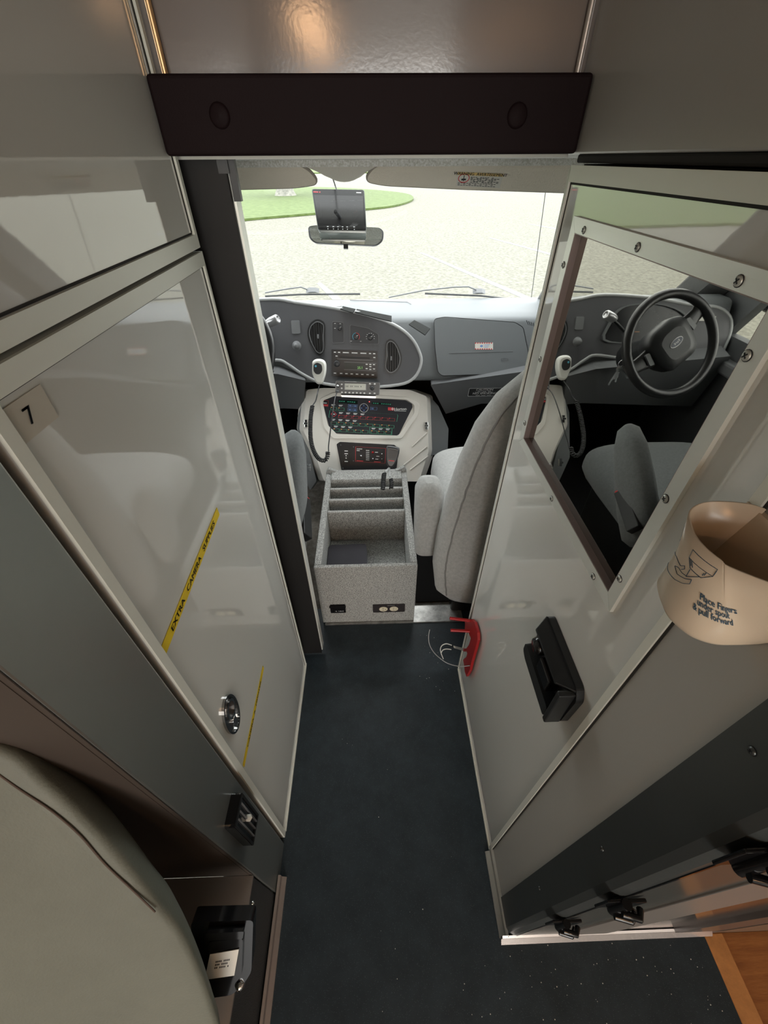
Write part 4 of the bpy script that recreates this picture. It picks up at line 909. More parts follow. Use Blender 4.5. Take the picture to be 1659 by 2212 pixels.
m = MB(); m.loft([[MF.p(a * k, b * k, h) for a, b in S] for k, h in ((.86, -.026), (.97, -.018), (1, -.008), (1, 0), (.94, .006), (.82, .009))]); m.build('housing', WHITE, mic)
gr = rpoly([(-.018, .026), (-.004, .034), (.014, .026), (.016, .004), (.005, -.010), (-.010, -.010), (-.020, .002)], .008); m = MB(); m.prism(gr, .006, .0115, MF, top=[(a * .93, b * .93 + .001) for a, b in gr]); m.build('grille', KNOB, mic)
m = MB(); m.prism(circ(-.009, .020, .004, 14), .0115, .012, MF); m.build('blue_mark', CYAN, mic)
start = MF.p(0, -.045, 0)
m = MB(); m.tube(smooth_pts([start, hit(686, 848, d=1.500), hit(682, 865, d=1.490), hit(675, 876, d=1.480)], 6), .0022, 6)
coil([hit(675, 876, d=1.480), hit(671, 905, d=1.465), hit(671, 945, d=1.440), hit(677, 972, d=1.420), hit(688, 990, d=1.405), hit(700, 995, d=1.400), hit(707, 988, d=1.400), hit(708, 976, d=1.405)], .0058, .0024, 150, mb=m)
m.tube(smooth_pts([hit(708, 976, d=1.405)] + lead[::-1], 5), .0021, 6); m.build('coiled_cord', BLK, mic)
# black microphone hanging over the siren panel
mk = thing('hand_microphone', 'black hand microphone with coiled cord hanging at the siren panel', 'microphone', tuple(hit(842, 985, d=1.420)))
KF2 = Fr(hit(846, 987, d=1.435), (1, -.08, -.10), (.10, .45, .89))
ko = [(-.022, .030), (-.014, .038), (.018, .036), (.025, .026), (.021, -.006), (.010, -.032), (.001, -.038), (-.010, -.034), (-.019, -.010)]
S = [(p.x, p.y) for p in smooth_pts([(*p, 0) for p in ko], 3, True)]
m = MB(); m.loft([[KF2.p(a * k, b * k, h) for a, b in S] for k, h in ((.84, -.024), (.97, -.016), (1, -.006), (1, .003), (.92, .008), (.8, .010))]); m.build('housing', KNOB, mk)
gr = rpoly([(-.015, .026), (.018, .024), (.017, -.004), (.008, -.016), (-.010, -.014)], .004); m = MB(); m.prism(gr, .008, .0125, KF2)
for k in range(7): m.box((-.013, .020 - k * .004, .0125), (.015, .0212 - k * .004, .0132), 0, KF2)
m.build('grille', BLK, mk)
m = MB(); m.box((-.009, -.0135, .0125), (.010, -.0105, .0131), 0, KF2); m.build('red_lettering', REDP, mk)
m = MB(); _r = KF2.p(0, .02, -.02); _c = CFr.o + (_r - CFr.o) - CFr.n * ((_r - CFr.o).dot(CFr.n)); m.tube([_r, _c], .006, 8); m.build('hang_clip', CHROME, mk)
st0 = KF2.p(-.004, -.040, 0)
m = MB(); m.tube([st0, hit(832, 1020, d=1.390)], [.0042, .003], 8, 1); coil([hit(830, 1022, d=1.390), hit(828, 1040, d=1.375), hit(827, 1058, d=1.360)], .0062, .0024, 150, mb=m)
m.tube([st0, hit(842, 1030, d=1.390)], .0028, 8, 1); coil([hit(844, 1034, d=1.390), hit(846, 1045, d=1.380), hit(845, 1055, d=1.370)], .0056, .0022, 150, mb=m)
m.build('coiled_cord', [BLK, BEZ], mk)

# ================================================================== FRONT SEATS
def seat(sgn, name, label, cloth, xc, armrest):
    s = thing(name, label, 'car seat', (xc, 1.0, 0))
    secs = []
    for z, hw_, yc, hd in ((.225, .20, .775, .025), (.235, .255, .778, .045), (.27, .290, .785, .060), (.36, .302, .80, .068), (.45, .296, .815, .070), (.58, .282, .815, .068), (.70, .262, .812, .064), (.80, .238, .805, .058), (.87, .205, .798, .052), (.92, .160, .793, .044), (.945, .115, .79, .032), (.955, .06, .79, .014)):
        secs.append(((xc, yc, z), (hw_, 0, 0), (0, hd, 0)))
    m = MB(); R_ = cushion_rings(secs, 36, 2.9); m.loft(R_); bk = m.build('backrest', cloth, s)
    # rear seam following the back's edge
    pts = []
    for c, hu, hv in secs[2:-2]:
        a = math.radians(212) if sgn > 0 else math.radians(-32); ca, sa = math.cos(a), math.sin(a)
        pts.append(Vector(c) + Vector(hu) * (abs(ca) ** (2 / 2.9) * (1 if ca > 0 else -1)) * 1.004 + Vector(hv) * (abs(sa) ** (2 / 2.9) * (1 if sa > 0 else -1)) * 1.01)
    P = smooth_pts(pts, 6); P = [p + Vector((random.uniform(-.0012, .0012), 0, 0)) for p in P]
    m = MB(); m.tube(P, .0022, 6); m.build('stitched_seam', SEAM if cloth is CLOTH else BLK, bk)
    cs = []
    for y, hw_, zc, hh_ in ((.86, .22, .35, .06), (.90, .245, .352, .078), (1.0, .252, .35, .085), (1.15, .255, .348, .088), (1.27, .252, .345, .088), (1.33, .240, .34, .080), (1.36, .21, .335, .06), (1.37, .12, .33, .03)):
        cs.append(((xc, y, zc), (hw_, 0, 0), (0, 0, hh_)))
    m = MB(); m.loft(cushion_rings(cs, 36, 3.2)); m.build('seat_cushion', cloth, s)
    m = MB(); m.box((xc - .20, .88, -.01), (xc + .20, 1.28, .27)); m.build('pedestal', BLK, s, bevel=.01)
    m = MB(); m.loft(cushion_rings(armrest, 28, 2.8)); m.build('armrest', cloth, s)
    return s
XP, XD = .462, -.545
seat(1, 'front_seat', 'light grey cloth passenger seat with tall back right of the organiser', CLOTH, XP,
     [((.150, .868, .325), (.022, 0, 0), (0, .012, 0)), ((.150, .875, .335), (.034, 0, 0), (0, .030, 0)), ((.152, .885, .38), (.040, 0, 0), (0, .045, 0)), ((.152, .895, .48), (.042, 0, 0), (0, .052, 0)), ((.150, .905, .54), (.040, 0, 0), (0, .050, 0)), ((.149, .91, .565), (.030, 0, 0), (0, .036, 0)), ((.149, .912, .572), (.012, 0, 0), (0, .015, 0))])
dsx = seat(-1, 'front_seat', 'grey cloth driver seat with shade put into its colour, seen reflected in the wall mirror', CLOTH_DIM, XD,
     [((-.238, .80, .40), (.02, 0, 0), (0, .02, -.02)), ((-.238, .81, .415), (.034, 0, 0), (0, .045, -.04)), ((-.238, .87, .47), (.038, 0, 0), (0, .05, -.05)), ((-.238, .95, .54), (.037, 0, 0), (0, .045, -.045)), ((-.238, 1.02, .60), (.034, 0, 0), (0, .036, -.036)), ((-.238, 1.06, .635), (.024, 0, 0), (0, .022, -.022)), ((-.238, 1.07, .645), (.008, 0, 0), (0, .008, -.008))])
m = MB(); _b0, _b1 = hit(1372, 1145, d=1.13, mir=True), hit(1343, 1062, d=1.215, mir=True); _bd = (_b1 - _b0); _bl = _bd.length; g = Fr(_b0, Vector((0, 1, 0)).cross(_bd), _bd); m.box((-.012, 0, -.018), (.012, _bl, .018), 0, g); m.box((-.010, _bl, -.016), (.010, _bl + .006, .016), 1, g); m.build('belt_buckle', [BLK, mat('buckle_red', (.8, .05, .05), .4)], dsx, bevel=.002)

# ================================================================== STEERING WHEEL, LEVER, KEYS
sw = thing('steering_wheel', 'black steering wheel with oval emblem reflected in the wall mirror', 'steering wheel', (-.50, 1.41, .76))
SWF = Fr((-.503, 1.405, .760), (1, -.13, 0), (0, .50, .86))
R = .164
m = MB(); m.tube([SWF.p(R * math.cos(2 * math.pi * k / 48), R * math.sin(2 * math.pi * k / 48), 0) for k in range(48)], .0155, 12, closed=True); m.build('rim', mat('wheel_black', (.018, .018, .019), .35), sw)
G = SWF.rot(-36)
hb = rpoly([(-.082, .052), (-.042, .078), (.042, .078), (.082, .052), (.076, -.042), (.052, -.074), (-.052, -.074), (-.076, -.042)], .02)
m = MB(); m.loft([[G.p(a * k, b * k, h) for a, b in hb] for k, h in ((.9, -.05), (1, -.02), (1.0, .010), (.93, .020), (.6, .027))]); m.build('airbag_hub', mat('hub_black', (.022, .023, .025), .45, bump=.1), sw)
for sx_ in (-1, 1):
    m = MB(); m.loft([[G.p(sx_ * x, y0 + hh_ * math.sin(t), -.006 + .008 * math.cos(t)) for t in [2 * math.pi * k / 12 for k in range(12)]] for x, y0, hh_ in ((.055, .010, .036), (.09, .012, .032), (.13, .02, .024), (.172, .03, .028))]); sp_ = m.build('spoke', MATS['wheel_black'], sw)
    m = MB(); m.prism(rpoly([(sx_ * .082, .032), (sx_ * .098, .034), (sx_ * .104, -.006), (sx_ * .088, -.012)], .004), .0, .009, G); m.build('thumb_switch', GREY, sp_)
m = MB(); m.prism(circ(0, .004, .026, 28, .0125), .027, .0285, G, 0); m.prism(circ(0, .004, .0235, 28, .0105), .0285, .0295, G, 1); m.text('Ford', .0125, G, 0, .004, .0298, 0, bold=0); m.build('oval_emblem', [mat('emblem_silver', (.30, .30, .31), .3, metal=.6), mat('emblem_dark', (.01, .015, .04), .3)], sw)
m = MB(); m.tube([SWF.p(0, 0, -.03), SWF.p(0, -.01, -.20)], [.045, .055], 16); m.build('column', BLK, sw)
lv = thing('gear_lever', 'silver tipped column gear lever beside the steering wheel', 'lever', (-.36, 1.57, .80))
k0 = Vector((-.352, 1.590, .806)); m = MB(); m.tube([Vector((-.44, 1.585, .745)), Vector((-.40, 1.59, .775)), k0], .006, 8); m.build('stalk', BLK, lv)
m = MB(); dv = (k0 - Vector((-.40, 1.60, .785))).normalized(); g = Fr(k0 - dv * .02, dv.orthogonal(), dv.cross(dv.orthogonal())); g.n = dv
m.lathe([(.010, -.022), (.014, -.015), (.0165, .0), (.0165, .028), (.014, .032), (.010, .033), (.0098, .030), (.0001, .030)], g, 20); m.build('knob', mat('satin_silver', (.45, .45, .46), .28, metal=.6), lv)
ky = thing('key_bunch', 'bunch of silver keys hanging from the ignition beside the column', 'keys', (-.36, 1.52, .62))
kc = hit(1343, 785, d=1.52, mir=True)
m = MB(); m.tube([kc + Vector((.012 * math.cos(t), 0, .012 * math.sin(t))) for t in [2 * math.pi * k / 20 for k in range(20)]], .0013, 6, closed=True); m.build('ring', CHROME, ky)
for a, l in ((-.75, .062), (-.9, .055), (-.05, .06), (.1, .05), (.25, .075)):
    g = Fr(kc + Vector((0, -.002 - a * .004, -.012)), (math.cos(a), 0, -math.sin(a)), (-math.sin(a) * -1, 0.0, 1)); d_ = Vector((-math.sin(-a), 0, -math.cos(a)))
    g = Fr(kc + Vector((0, a * .004, -.010)), d_, Vector((d_.z, 0, -d_.x)))
    m = MB(); m.prism(circ(.010, 0, .011, 14), -.001, .001, g); m.prism([(.018, -.004), (l, -.004), (l + .003, 0), (l, .003), (l * .8, .001), (l * .7, .004), (l * .5, .002), (.018, .004)], -.001, .001, g); m.build('key', CHROME, ky)

# ================================================================== CAB SHELL
WS = [(1.985, .772), (1.52, 1.215)]
def wq(x0, x1): return [Vector((x0, *WS[0])), Vector((x1, *WS[0])), Vector((x1 * .93, *WS[1])), Vector((x0 * .93, *WS[1]))]
m = MB(); q = wq(-.80, .80); m.add(q, [(0, 1, 2, 3)]); struct(m, 'window_1', CLEAR)
# antenna and window trim, pillars, roof
m = MB()
for sg in (-1, 1):
    x = .735 if sg > 0 else -.80
    a = Vector((x, 1.985, .772)); b = Vector((x * .93 if sg < 0 else .70, 1.50, 1.24)); d1 = Vector((sg * .14, -.03, 0)); d2 = Vector((sg * .05, -.07, -.02))
    m.loft([[a, a + d1, a + d1 + Vector((0, -.10, 0)), a + d2], [b, b + d1, b + d1 + Vector((0, -.10, 0)), b + d2]], sm=False)
struct(m, 'trim_8', mat('pillar_grey', (.20, .20, .20), .7, bump=.3), bevel=.01)
m = MB(); m.add([(-.95, .776, 1.259), (.95, .776, 1.259), (.9, 1.56, 1.238), (-.9, 1.56, 1.238), (-.95, .776, 1.30), (.95, .776, 1.30), (.9, 1.56, 1.28), (-.9, 1.56, 1.28)], [(0, 3, 2, 1), (4, 5, 6, 7), (0, 1, 5, 4), (2, 3, 7, 6), (1, 2, 6, 5), (0, 4, 7, 3)])
struct(m, 'ceiling_cab', HEADF)
m = MB(); m.box((-.26, .700, 1.2493), (.26, .7765, 1.2525)); struct(m, 'trim_9', mat('aluminium_lintel', (.80, .80, .74), .5))
m = MB(); m.box((-.90, 1.225, 1.2345), (.90, 1.262, 1.252)); struct(m, 'trim_11', HEADF)
# headliner front with overhead centre bulge
hl = thing('headliner_console', 'beige headliner bulge between the two sun visors', 'headliner', (-.06, 1.35, 1.2))
m = MB(); rr = []
for y, zb, hw_ in ((1.26, 1.243, .16), (1.31, 1.225, .11), (1.37, 1.208, .075), (1.44, 1.200, .060), (1.52, 1.200, .07)):
    rr.append([Vector((-.068 + hw_ * math.cos(t) * 1.0, y, 1.262 - (1.262 - zb) * (math.sin(t) ** .6 if math.sin(t) > 0 else 0))) for t in [math.pi * k / 14 for k in range(15)]])
m.loft(rr, closed=True); m.build('bulge', HEADL, hl)
def visor(q, name, label, y=1.36):
    v = thing(name, label, 'sun visor', (0, y, 1.2)); g = Fr((0, y, 1.215), (1, 0, 0), (0, -.50, .87))
    P = rpoly([g.px(*p) for p in q], .03, 6); m = MB(); m.prism(P, -.016, 0, g); m.build('panel', HEADL, v, bevel=.006, seg=3)
    m = MB(); m.tube([g.p(*p, -.006) for p in P], .0045, 6, closed=True); m.build('piping', mat('visor_edge', (.34, .31, .28), .8), v); return v, g
va, ga = visor([(380, 362), (380, 412), (530, 409), (640, 406), (690, 398), (660, 362), (600, 352)], 'sun_visor', 'beige left sun visor above the driver side windshield')
vb_, gb_ = visor([(812, 358), (787, 392), (830, 401), (1000, 409), (1240, 417), (1400, 424), (1400, 356), (1200, 356)], 'sun_visor', 'beige right sun visor with the airbag warning label')
g = gb_; W4 = [g.px(*q) for q in ((989, 371), (1088, 375), (1079, 406), (985, 401))]
def W(u, v):
    a = Vector(W4[0]).lerp(Vector(W4[1]), u); b = Vector(W4[3]).lerp(Vector(W4[2]), u); return a.lerp(b, v)
m = MB(); m.plate(W4, .0008, g, 0); m.plate([tuple(W(0, 0)), tuple(W(1, 0)), tuple(W(1, .2)), tuple(W(0, .2))], .0010, g, 1)
c = W(.5, .10); gg = Fr(g.p(c.x, c.y), W4 and (g.u * (W(1, .1) - W(0, .1)).x + g.v * (W(1, .1) - W(0, .1)).y), g.v); gg.n = g.n; gg.v = g.n.cross(gg.u)
m.text('WARNING  AVERTISSEMENT', .0098, gg, 0, 0, .0013, 2, sx=1.12, bold=1)
c = W(.15, .42); m.ring(circ(c.x, c.y, .015, 22, .011), circ(c.x, c.y, .013, 22, .009), .0008, .0011, g, 3); m.box((c.x - .006, c.y - .005, .0009), (c.x + .006, c.y - .001, .0011), 2, g); m.box((c.x - .001, c.y - .007, .0009), (c.x + .001, c.y + .007, .0011), 2, g)
for k in range(6):
    a = W(.30, .32 + k * .07); b = W(.95 if k % 3 else .82, .32 + k * .07); n_ = 10
    for j in range(n_):
        if (j * 3 + k) % 5 == 4: continue
        p, q = a.lerp(b, j / n_), a.lerp(b, (j + .8) / n_); m.plate([(p.x, p.y - .0007), (q.x, q.y - .0007), (q.x, q.y + .0007), (p.x, p.y + .0007)], .0010, g, 2)
for k in range(3):
    a = W(.03, .76 + k * .08); b = W(.90, .76 + k * .08); n_ = 14
    for j in range(n_):
        if (j * 3 + k) % 6 == 4: continue
        p, q = a.lerp(b, j / n_), a.lerp(b, (j + .8) / n_); m.plate([(p.x, p.y - .0006), (q.x, q.y - .0006), (q.x, q.y + .0006), (p.x, p.y + .0006)], .0010, g, 2)
m.build('warning_label', [PAPERW, mat('label_amber', (.80, .58, .22), .6), PRINTK, REDP], vb_, label='white label headed WARNING AVERTISSEMENT')

# rear-view mirror and monitor
mr = thing('rear_view_mirror', 'wide rear-view mirror hanging behind the small monitor', 'mirror', tuple(hit(745, 500, d=1.42)))
RM = Fr(hit(747, 508, d=1.43), (1, .03, -.012), (0, .42, .90))
mo = rpoly([RM.px(*q) for q in ((665, 489), (690, 486), (820, 492), (829, 500), (828, 520), (815, 531), (680, 525), (668, 515))], .012, 5)
c = sum((Vector(p) for p in mo), Vector((0, 0))) / len(mo)
m = MB(); m.loft([[RM.p(*(c + (Vector(p) - c) * k), h) for p in mo] for k, h in ((.85, -.022), (.97, -.014), (1, -.004), (1, .001))]); m.build('housing', BLK, mr)
m = MB(); m.prism([tuple(c + (Vector(p) - c) * .955) for p in mo], .001, .0018, RM); m.build('glass', MIRR, mr)
m = MB(); q = RM.px(747, 532); m.box((q[0] - .008, q[1] - .006, -.012), (q[0] + .008, q[1] + .006, -.002), 0, RM); m.build('dipping_tab', BLK, mr)
m = MB(); m.tube([RM.p(0, 0, -.015), RM.p(0, .05, -.05), Vector((-.11, 1.62, 1.12))], .006, 8); m.build('stem', BLK, mr)
mn = thing('dash_monitor', 'small black backup camera monitor hanging below the headliner', 'monitor', tuple(hit(730, 450, d=1.36)))
MN = Fr(hit(731, 452, d=1.365), (1, .02, -.035), (.06, .45, .89))
mo = rpoly([MN.px(*q) for q in ((673, 408), (787, 410), (792, 499), (687, 497))], .007, 4); c = sum((Vector(p) for p in mo), Vector((0, 0))) / len(mo)
m = MB(); m.prism(mo, -.022, .0, MN); m.build('casing', mat('monitor_grey', (.09, .10, .095), .4), mn, bevel=.004)
m = MB(); m.prism([tuple(c + (Vector(p) - c) * .975) for p in mo], 0, .002, MN); m.build('front_glass', mat('monitor_glass', (.006, .006, .006), .25, spec=.35), mn)
m = MB(); m.prism([MN.px(*q) for q in ((678, 422), (784, 424), (786, 486), (688, 484))], .002, .0024, MN); m.build('screen', SCREEN, mn)
m = MB()
for k, x in enumerate((708, 720, 730, 740, 750, 765)):
    q = MN.px(x, 490 + k * .2); m.box((q[0] - .0028, q[1] - .0008, .002), (q[0] + .0028, q[1] + .0008, .0026), 0, MN); q = MN.px(x + .5, 495 + k * .2); m.box((q[0] - .0014, q[1] - .0008, .002), (q[0] + .0014, q[1] + .0008, .0026), 0, MN)
q = MN.px(775, 417); m.box((q[0] - .008, q[1] - .0012, .002), (q[0] + .008, q[1] + .0012, .0026), 0, MN); q = MN.px(683, 415.5); m.box((q[0] - .009, q[1] - .0012, .002), (q[0] + .007, q[1] + .0012, .0026), 1, MN); m.prism(circ(q[0] + .012, q[1], .0018, 10), .002, .0026, MN, 1)
m.build('button_legends', [PRINTW, REDP], mn)
m = MB(); m.tube([MN.p(0, .045, -.012), hit(723, 398, d=1.40), Vector((-.10, 1.45, 1.21))], .0022, 6); m.build('cable', BLK, mn)

# side doors of the cab
for sg, nm, wn in ((-1, 'door_1', 'window_2'), (1, 'door_2', 'window_3')):
    X = .93 * sg; m = MB()
    t0, t1 = sorted((X, X + .04 * sg))
    m.box((t0, .775, -.05), (t1, 2.02, .70)); m.box((t0, .775, .70), (t1, .92, 1.27)); m.box((t0, .92, 1.17), (t1, 1.60, 1.27))
    m.add([(t0, 1.70, .70), (t1, 1.70, .70), (t1, 2.02, .70), (t0, 2.02, .70), (t0, 1.42, 1.17), (t1, 1.42, 1.17), (t1, 1.60, 1.17), (t0, 1.60, 1.17)], [(0, 1, 2, 3), (4, 7, 6, 5), (0, 4, 5, 1), (2, 6, 7, 3), (0, 3, 7, 4), (1, 5, 6, 2)])
    d = struct(m, nm, mat('cab_door_trim', (.09, .095, .10), .6, bump=.2, bscale=600))
    m = MB(); m.prism(rpoly([(1.0, .40), (1.60, .46), (1.60, .50), (1.0, .47)], .01), 0, .045, Fr((X, 0, 0), (0, -sg, 0), (0, 0, 1)) if 0 else Fr((X, 0, 0), (0, 1, 0), (0, 0, 1 if sg > 0 else 1)), 0)
    m2 = MB(); xa, xb = sorted((X, X - .05 * sg)); m2.box((xa, 1.05, .58), (xb, 1.65, .63)); m2.build('armrest', DASHK, d, bevel=.01)
    for k in range(2):
        m3 = MB(); xa, xb = sorted((X - .012 * sg, X - .04 * sg)); m3.box((xa, 1.35 + k * .09, .630), (xb, 1.39 + k * .09, .638)); m3.build('window_switch', BLK, d, bevel=.002)
    m = MB(); xm_ = X + .02 * sg; m.add([(xm_, .92, .70), (xm_, 1.70, .70), (xm_, 1.42, 1.17), (xm_, .92, 1.17)], [(0, 1, 2, 3)]); struct(m, wn, CLEAR)
# outside door mirror seen through the reflected side window
dm = thing('door_mirror', 'dark outside door mirror beyond the driver side window', 'mirror', (-1.1, 1.6, .78))
m = MB(); m.box((-1.20, 1.66, .78), (-1.02, 1.72, 1.04)); m.build('housing', BLK, dm, bevel=.02, seg=3)
m = MB(); m.tube([(-.972, 1.72, .80), (-1.05, 1.70, .84)], .018, 8); m.build('arm', BLK, dm)
# front lower bulkhead in the footwells
m = MB(); m.box((-.93, 1.98, -.05), (.93, 2.02, .745)); struct(m, 'wall_footwell', DARKC)
m = MB(); m.box((.14, .93, -.011), (.92, 1.97, -.004)); m.build('floor_mat', DARKC, label='black rubber floor mat on the passenger side of the cab', cat='mat')
m = MB(); m.box((-.92, 1.36, -.011), (-.35, 1.97, -.004)); m.build('floor_mat', DARKC, label='black floor mat in the driver footwell', cat='mat')
# short bonnet and cowl outside
m = MB(); m.add([(-.9, 2.02, .74), (.9, 2.02, .74), (.85, 2.75, .50), (-.85, 2.75, .50), (-.85, 2.85, -.2), (.85, 2.85, -.2)], [(0, 1, 2, 3), (3, 2, 5, 4)]); struct(m, 'trim_10', mat('bonnet_paint', (.75, .75, .75), .3), sol=.02)

# wipers
def wiper(pts_blade, pts_arm, piv, label):
    wz = Fr((0, 1.985 + .012, .772), (1, 0, 0), (0, WS[1][0] - WS[0][0], WS[1][1] - WS[0][1]))
    wz = Fr((0, 1.997, .785), (1, 0, 0), (0, WS[1][0] - WS[0][0], WS[1][1] - WS[0][1]))
    t = thing('windshield_wiper', label, 'wiper', tuple(wz.p(*wz.px(*piv))), 'windshield wipers')
    m = MB(); P = [wz.p(*wz.px(*q), 0) for q in pts_blade]; m.tube(P, .0042, 6); m.build('blade', BLK, t)
    m = MB(); P = [wz.p(*wz.px(*q), -.012) for q in pts_arm]; m.tube(P, .0032, 6); m.build('arm', GREY, t)
    a = Vector(wz.px(*piv)); m = MB(); m.prism([(a.x - .028, a.y - .004), (a.x - .012, a.y + .005), (a.x + .012, a.y + .005), (a.x + .028, a.y - .004)], -.016, .004, wz); m.build('blade_clip', GREY, t)
wiper([(573, 640), (650, 636), (778, 635)], [(573, 638), (620, 630), (650, 626), (672, 634)], (675, 630), 'left wiper resting across the driver side of the windshield')
wiper([(918, 634), (1040, 639), (1145, 651)], [(840, 648), (915, 633), (980, 626), (1012, 625), (1035, 634)], (1035, 632), 'right wiper resting across the passenger side of the windshield')
m = MB(); m.tube([(0.74, 2.10, .70), (.765, 2.12, 1.45)], .0016, 6); m.tube([(0.74, 2.10, .68), (.74, 2.10, .72)], .008, 8)
ah = hit(1178, 418, y=2.12); al = hit(1147, 648, y=2.12)
bpy_ = MB(); bpy_.tube([al - (ah - al) * .15, ah + (ah - al) * .15], .0016, 6); bpy_.lathe([(.010, 0), (.008, .02), (.0001, .03)], Fr(al - (ah - al) * .16, (1, 0, 0), (0, 1, 0)), 10)
bpy_.build('radio_antenna', BLK, label='thin vertical whip antenna outside the right of the windshield', cat='antenna')

# ================================================================== RED SAFETY EYEWEAR on the right cabinet edge
ey = thing('safety_glasses', 'red framed safety eyewear clipped on the front edge of the right cabinet', 'safety glasses', tuple(hit(1005, 1390, x=.247)))
def crop5(x, y): return (880 + x * 260 / 1659, 1300 + y * 260 / 1659)
def E(x, y, X=.247): return hit(*crop5(x, y), x=X)
EF = Fr((.247, 0, 0), (0, -1, 0), (0, 0, 1)); EF.n = Vector((-1, 0, 0))
def EP(*q): return [EF.px(*crop5(*p)) for p in q]
body = EP((800, 235), (900, 238), (945, 280), (985, 420), (990, 520), (955, 650), (905, 820), (880, 940), (830, 1030), (810, 960), (800, 860), (785, 800), (830, 760), (845, 710), (820, 660), (870, 590), (895, 500), (865, 430), (810, 380), (815, 300))
m = MB(); m.prism(body, -.003, .004, EF); m.build('frame', RED, ey, bevel=.001)
EX = Fr(E(880, 300), (1, 0, 0), (0, .5, .86))
m = MB()
for a, b in (((585, 225), (880, 262)), ((595, 392), (870, 405))):
    p = hit(*crop5(*b), x=.246); q = hit(*crop5(*a), y=p.y + .004)
    m.tube([q, p], .0042, 6)
m.build('clip_prong', RED, ey, bevel=0)
m = MB(); yl = E(900, 880).y
pts = [hit(*crop5(*q), y=yl + dy) for q, dy in (((308, 385), .0), ((292, 480), .0), ((305, 590), .0), ((360, 690), 0), ((440, 770), 0), ((560, 850), 0), ((720, 890), 0), ((860, 880), 0))]
S = smooth_pts(pts, 5); m.loft([[p + Vector((0, 0, .0008 + .0035 * (i / len(S)))), p + Vector((0, .0015, -.001 - .0045 * (i / len(S))))] for i, p in enumerate(S)], caps=False, closed=False); m.tube(S, .0009, 5, 1); m.build('clear_lens', [LENS, BEZ], ey, label='clear curved plastic lens')
m = MB(); yl = E(850, 700).y
for q in (((610, 598), (540, 578), (480, 600), (455, 650), (465, 710), (495, 785)), ((605, 658), (540, 650), (490, 665), (465, 705))):
    m.tube(smooth_pts([hit(*crop5(*p), y=yl) for p in q], 5), .0013, 6)
m.build('nose_wire', WHITE, ey)
m = MB(); P = [hit(*crop5(*p), y=yl) for p in ((612, 598), (820, 650), (800, 690), (610, 625))]; m.add(P, [(0, 1, 2, 3)]); m.build('temple_bar', LENS, ey)

# ================================================================== MODULE LAMPS (their glow shows in the header panel)
for k, (x, y) in enumerate(((-.27, -1.52), (-.26, -2.03), (.56, -1.25), (.80, -1.48))):
    l = thing('ceiling_lamp', 'round warm ceiling lamp %s' % ('over the left bench', 'behind the left bench', 'right of the aisle', 'over the side step')[k], 'lamp', (x, y, 1.75), 'warm ceiling lamps')
    g = Fr((x, y, 1.75), (1, 0, 0), (0, -1, 0)); r = .075 if k < 2 else .055
    m = MB(); m.lathe([(r * 1.15, 0), (r * 1.15, .012), (r, .018)], g, 28); m.build('lamp_ring', CHROME, l)
    m = MB(); m.lathe([(r * .98, .010), (r * .9, .024), (r * .5, .034), (.0001, .036)], g, 28); m.build('diffuser', mat('warm_diffuser', (.9, .7, .5), .5, emit=(1.0, .56, .28), estr=55.0), l)

# ================================================================== OUTSIDE
m = MB(); n = 24; m.add([(-70, -30, -.75), (70, -30, -.75), (70, 130, -.75), (-70, 130, -.75)], [(0, 1, 2, 3)]); gd = m.build('ground', ASPH); gd['kind'] = 'structure'
isl = [hit(*q, z=-.75) for q in ((300, 505), (420, 492), (530, 478), (620, 470), (700, 463), (790, 455), (850, 448), (885, 438), (893, 430), (880, 422), (840, 416), (780, 411), (700, 407), (560, 405))] + [Vector((-60, 56, -.75)), Vector((-60, 24, -.75))]
S = [(p.x, p.y) for p in smooth_pts(isl[:-2], 3)] + [(p.x, p.y) for p in isl[-2:]]
m = MB(); m.prism(S, -.74, -.66, WORLD); m.build('grass_island', GRASS, kind='stuff', label='bright green lawn island across the car park', cat='grass')
m = MB(); far = [(-65, 90), (65, 90), (65, 125), (-65, 125)]; m.prism(far, -.74, -.6, WORLD); m.build('far_lawn', GRASS, kind='stuff', label='far lawn strip behind the car park', cat='grass')
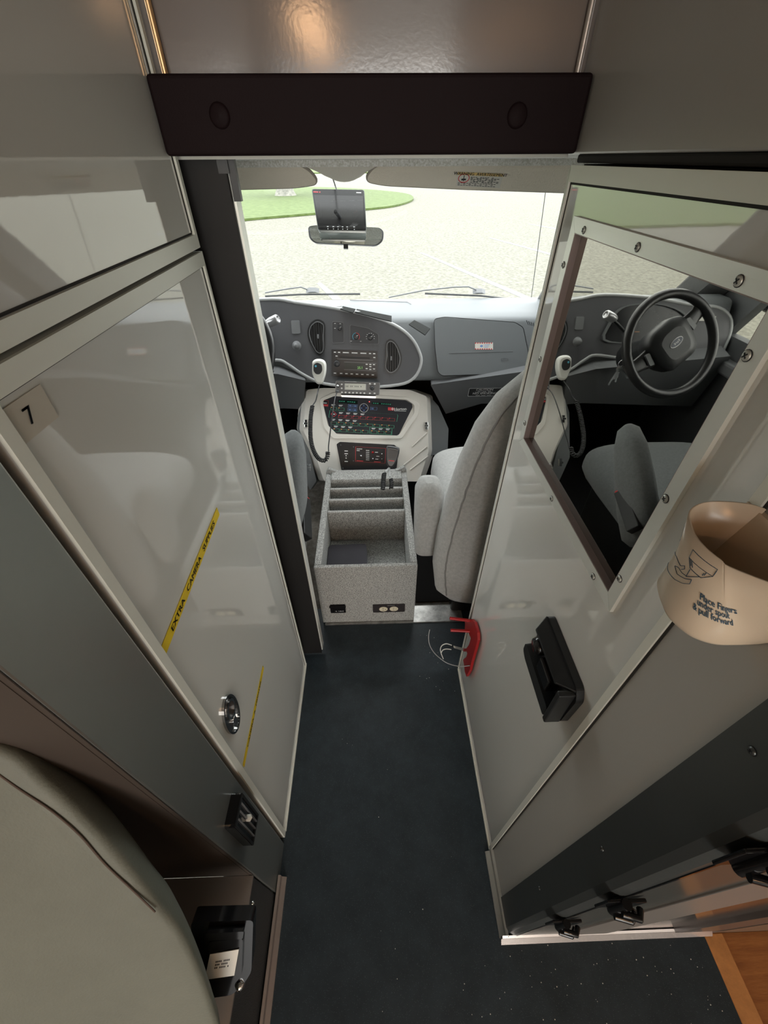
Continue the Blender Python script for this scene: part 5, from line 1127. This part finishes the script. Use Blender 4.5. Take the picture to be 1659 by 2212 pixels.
for q, lb in ((((906, 546), (914, 546), (1162, 649), (1140, 649)), 'long white parking line in the middle of the car park'), (((684, 612), (694, 611), (738, 647), (718, 647)), 'short white parking line left of centre'), (((1056, 514), (1062, 514), (1200, 550), (1190, 551)), 'far white parking line at the right'), (((1140, 484), (1144, 484), (1225, 497), (1222, 499)), 'farthest faint white parking line')):
    m = MB(); P = [hit(*p, z=-.746) for p in q]; m.prism([(p.x, p.y) for p in P], -.75, -.744, WORLD); m.build('parking_line', LINE, label=lb, cat='parking line', group='painted parking lines')
tr = thing('tree', 'thick grey tree trunk standing on the lawn island', 'tree', (-9.2, 40, -.66))
bp = hit(617, 422, z=-.66); tr.location = bp; tr.matrix_world = Matrix.Translation(bp)
m = MB(); m.tube([bp, bp + Vector((0, 0, .3)), bp + Vector((.1, 0, 1.5)), bp + Vector((0, .1, 3.6))], [.75, .58, .5, .42], 14); m.build('trunk', BARK, tr)
m = MB()
for k in range(34):
    a = random.uniform(0, 6.3); r = random.uniform(0, 2.6); c = bp + Vector((r * math.cos(a), r * math.sin(a), 5.2 + random.uniform(-1.4, 2.2)))
    s0 = random.uniform(.7, 1.3); m.loft([[c + Vector((s0 * math.sin(ph) * math.cos(t) * random.uniform(.8, 1.15), s0 * math.sin(ph) * math.sin(t) * random.uniform(.8, 1.15), s0 * .8 * math.cos(ph))) for t in [2 * math.pi * j / 9 for j in range(9)]] for ph in [math.pi * j / 6 + .01 for j in range(7)]])
m.build('crown', LEAF, tr)

m = MB()
for k in range(120):
    if k < 85: px, py = random.uniform(1000, 1560), random.uniform(2035, 2300)
    elif k < 105: px, py = random.uniform(905, 990), random.uniform(1365, 1500)
    else: px, py = random.uniform(700, 1050), random.uniform(1480, 2200)
    if px > 1480 and py < 2060: continue
    q = hit(px, py, z=.0005)
    if not (-.22 < q.x < .66): continue
    if q.y > .06 and q.x > .235: continue
    r = random.uniform(.0004, .0011); m.lathe([(r, 0), (r * .8, r), (.0001, r * 1.3)], Fr(q, (1, 0, 0), (0, 1, 0)), 6)
m.build('floor_crumbs', PAPERW, kind='stuff', label='scattered tiny pale crumbs and dust specks on the navy floor', cat='crumbs')
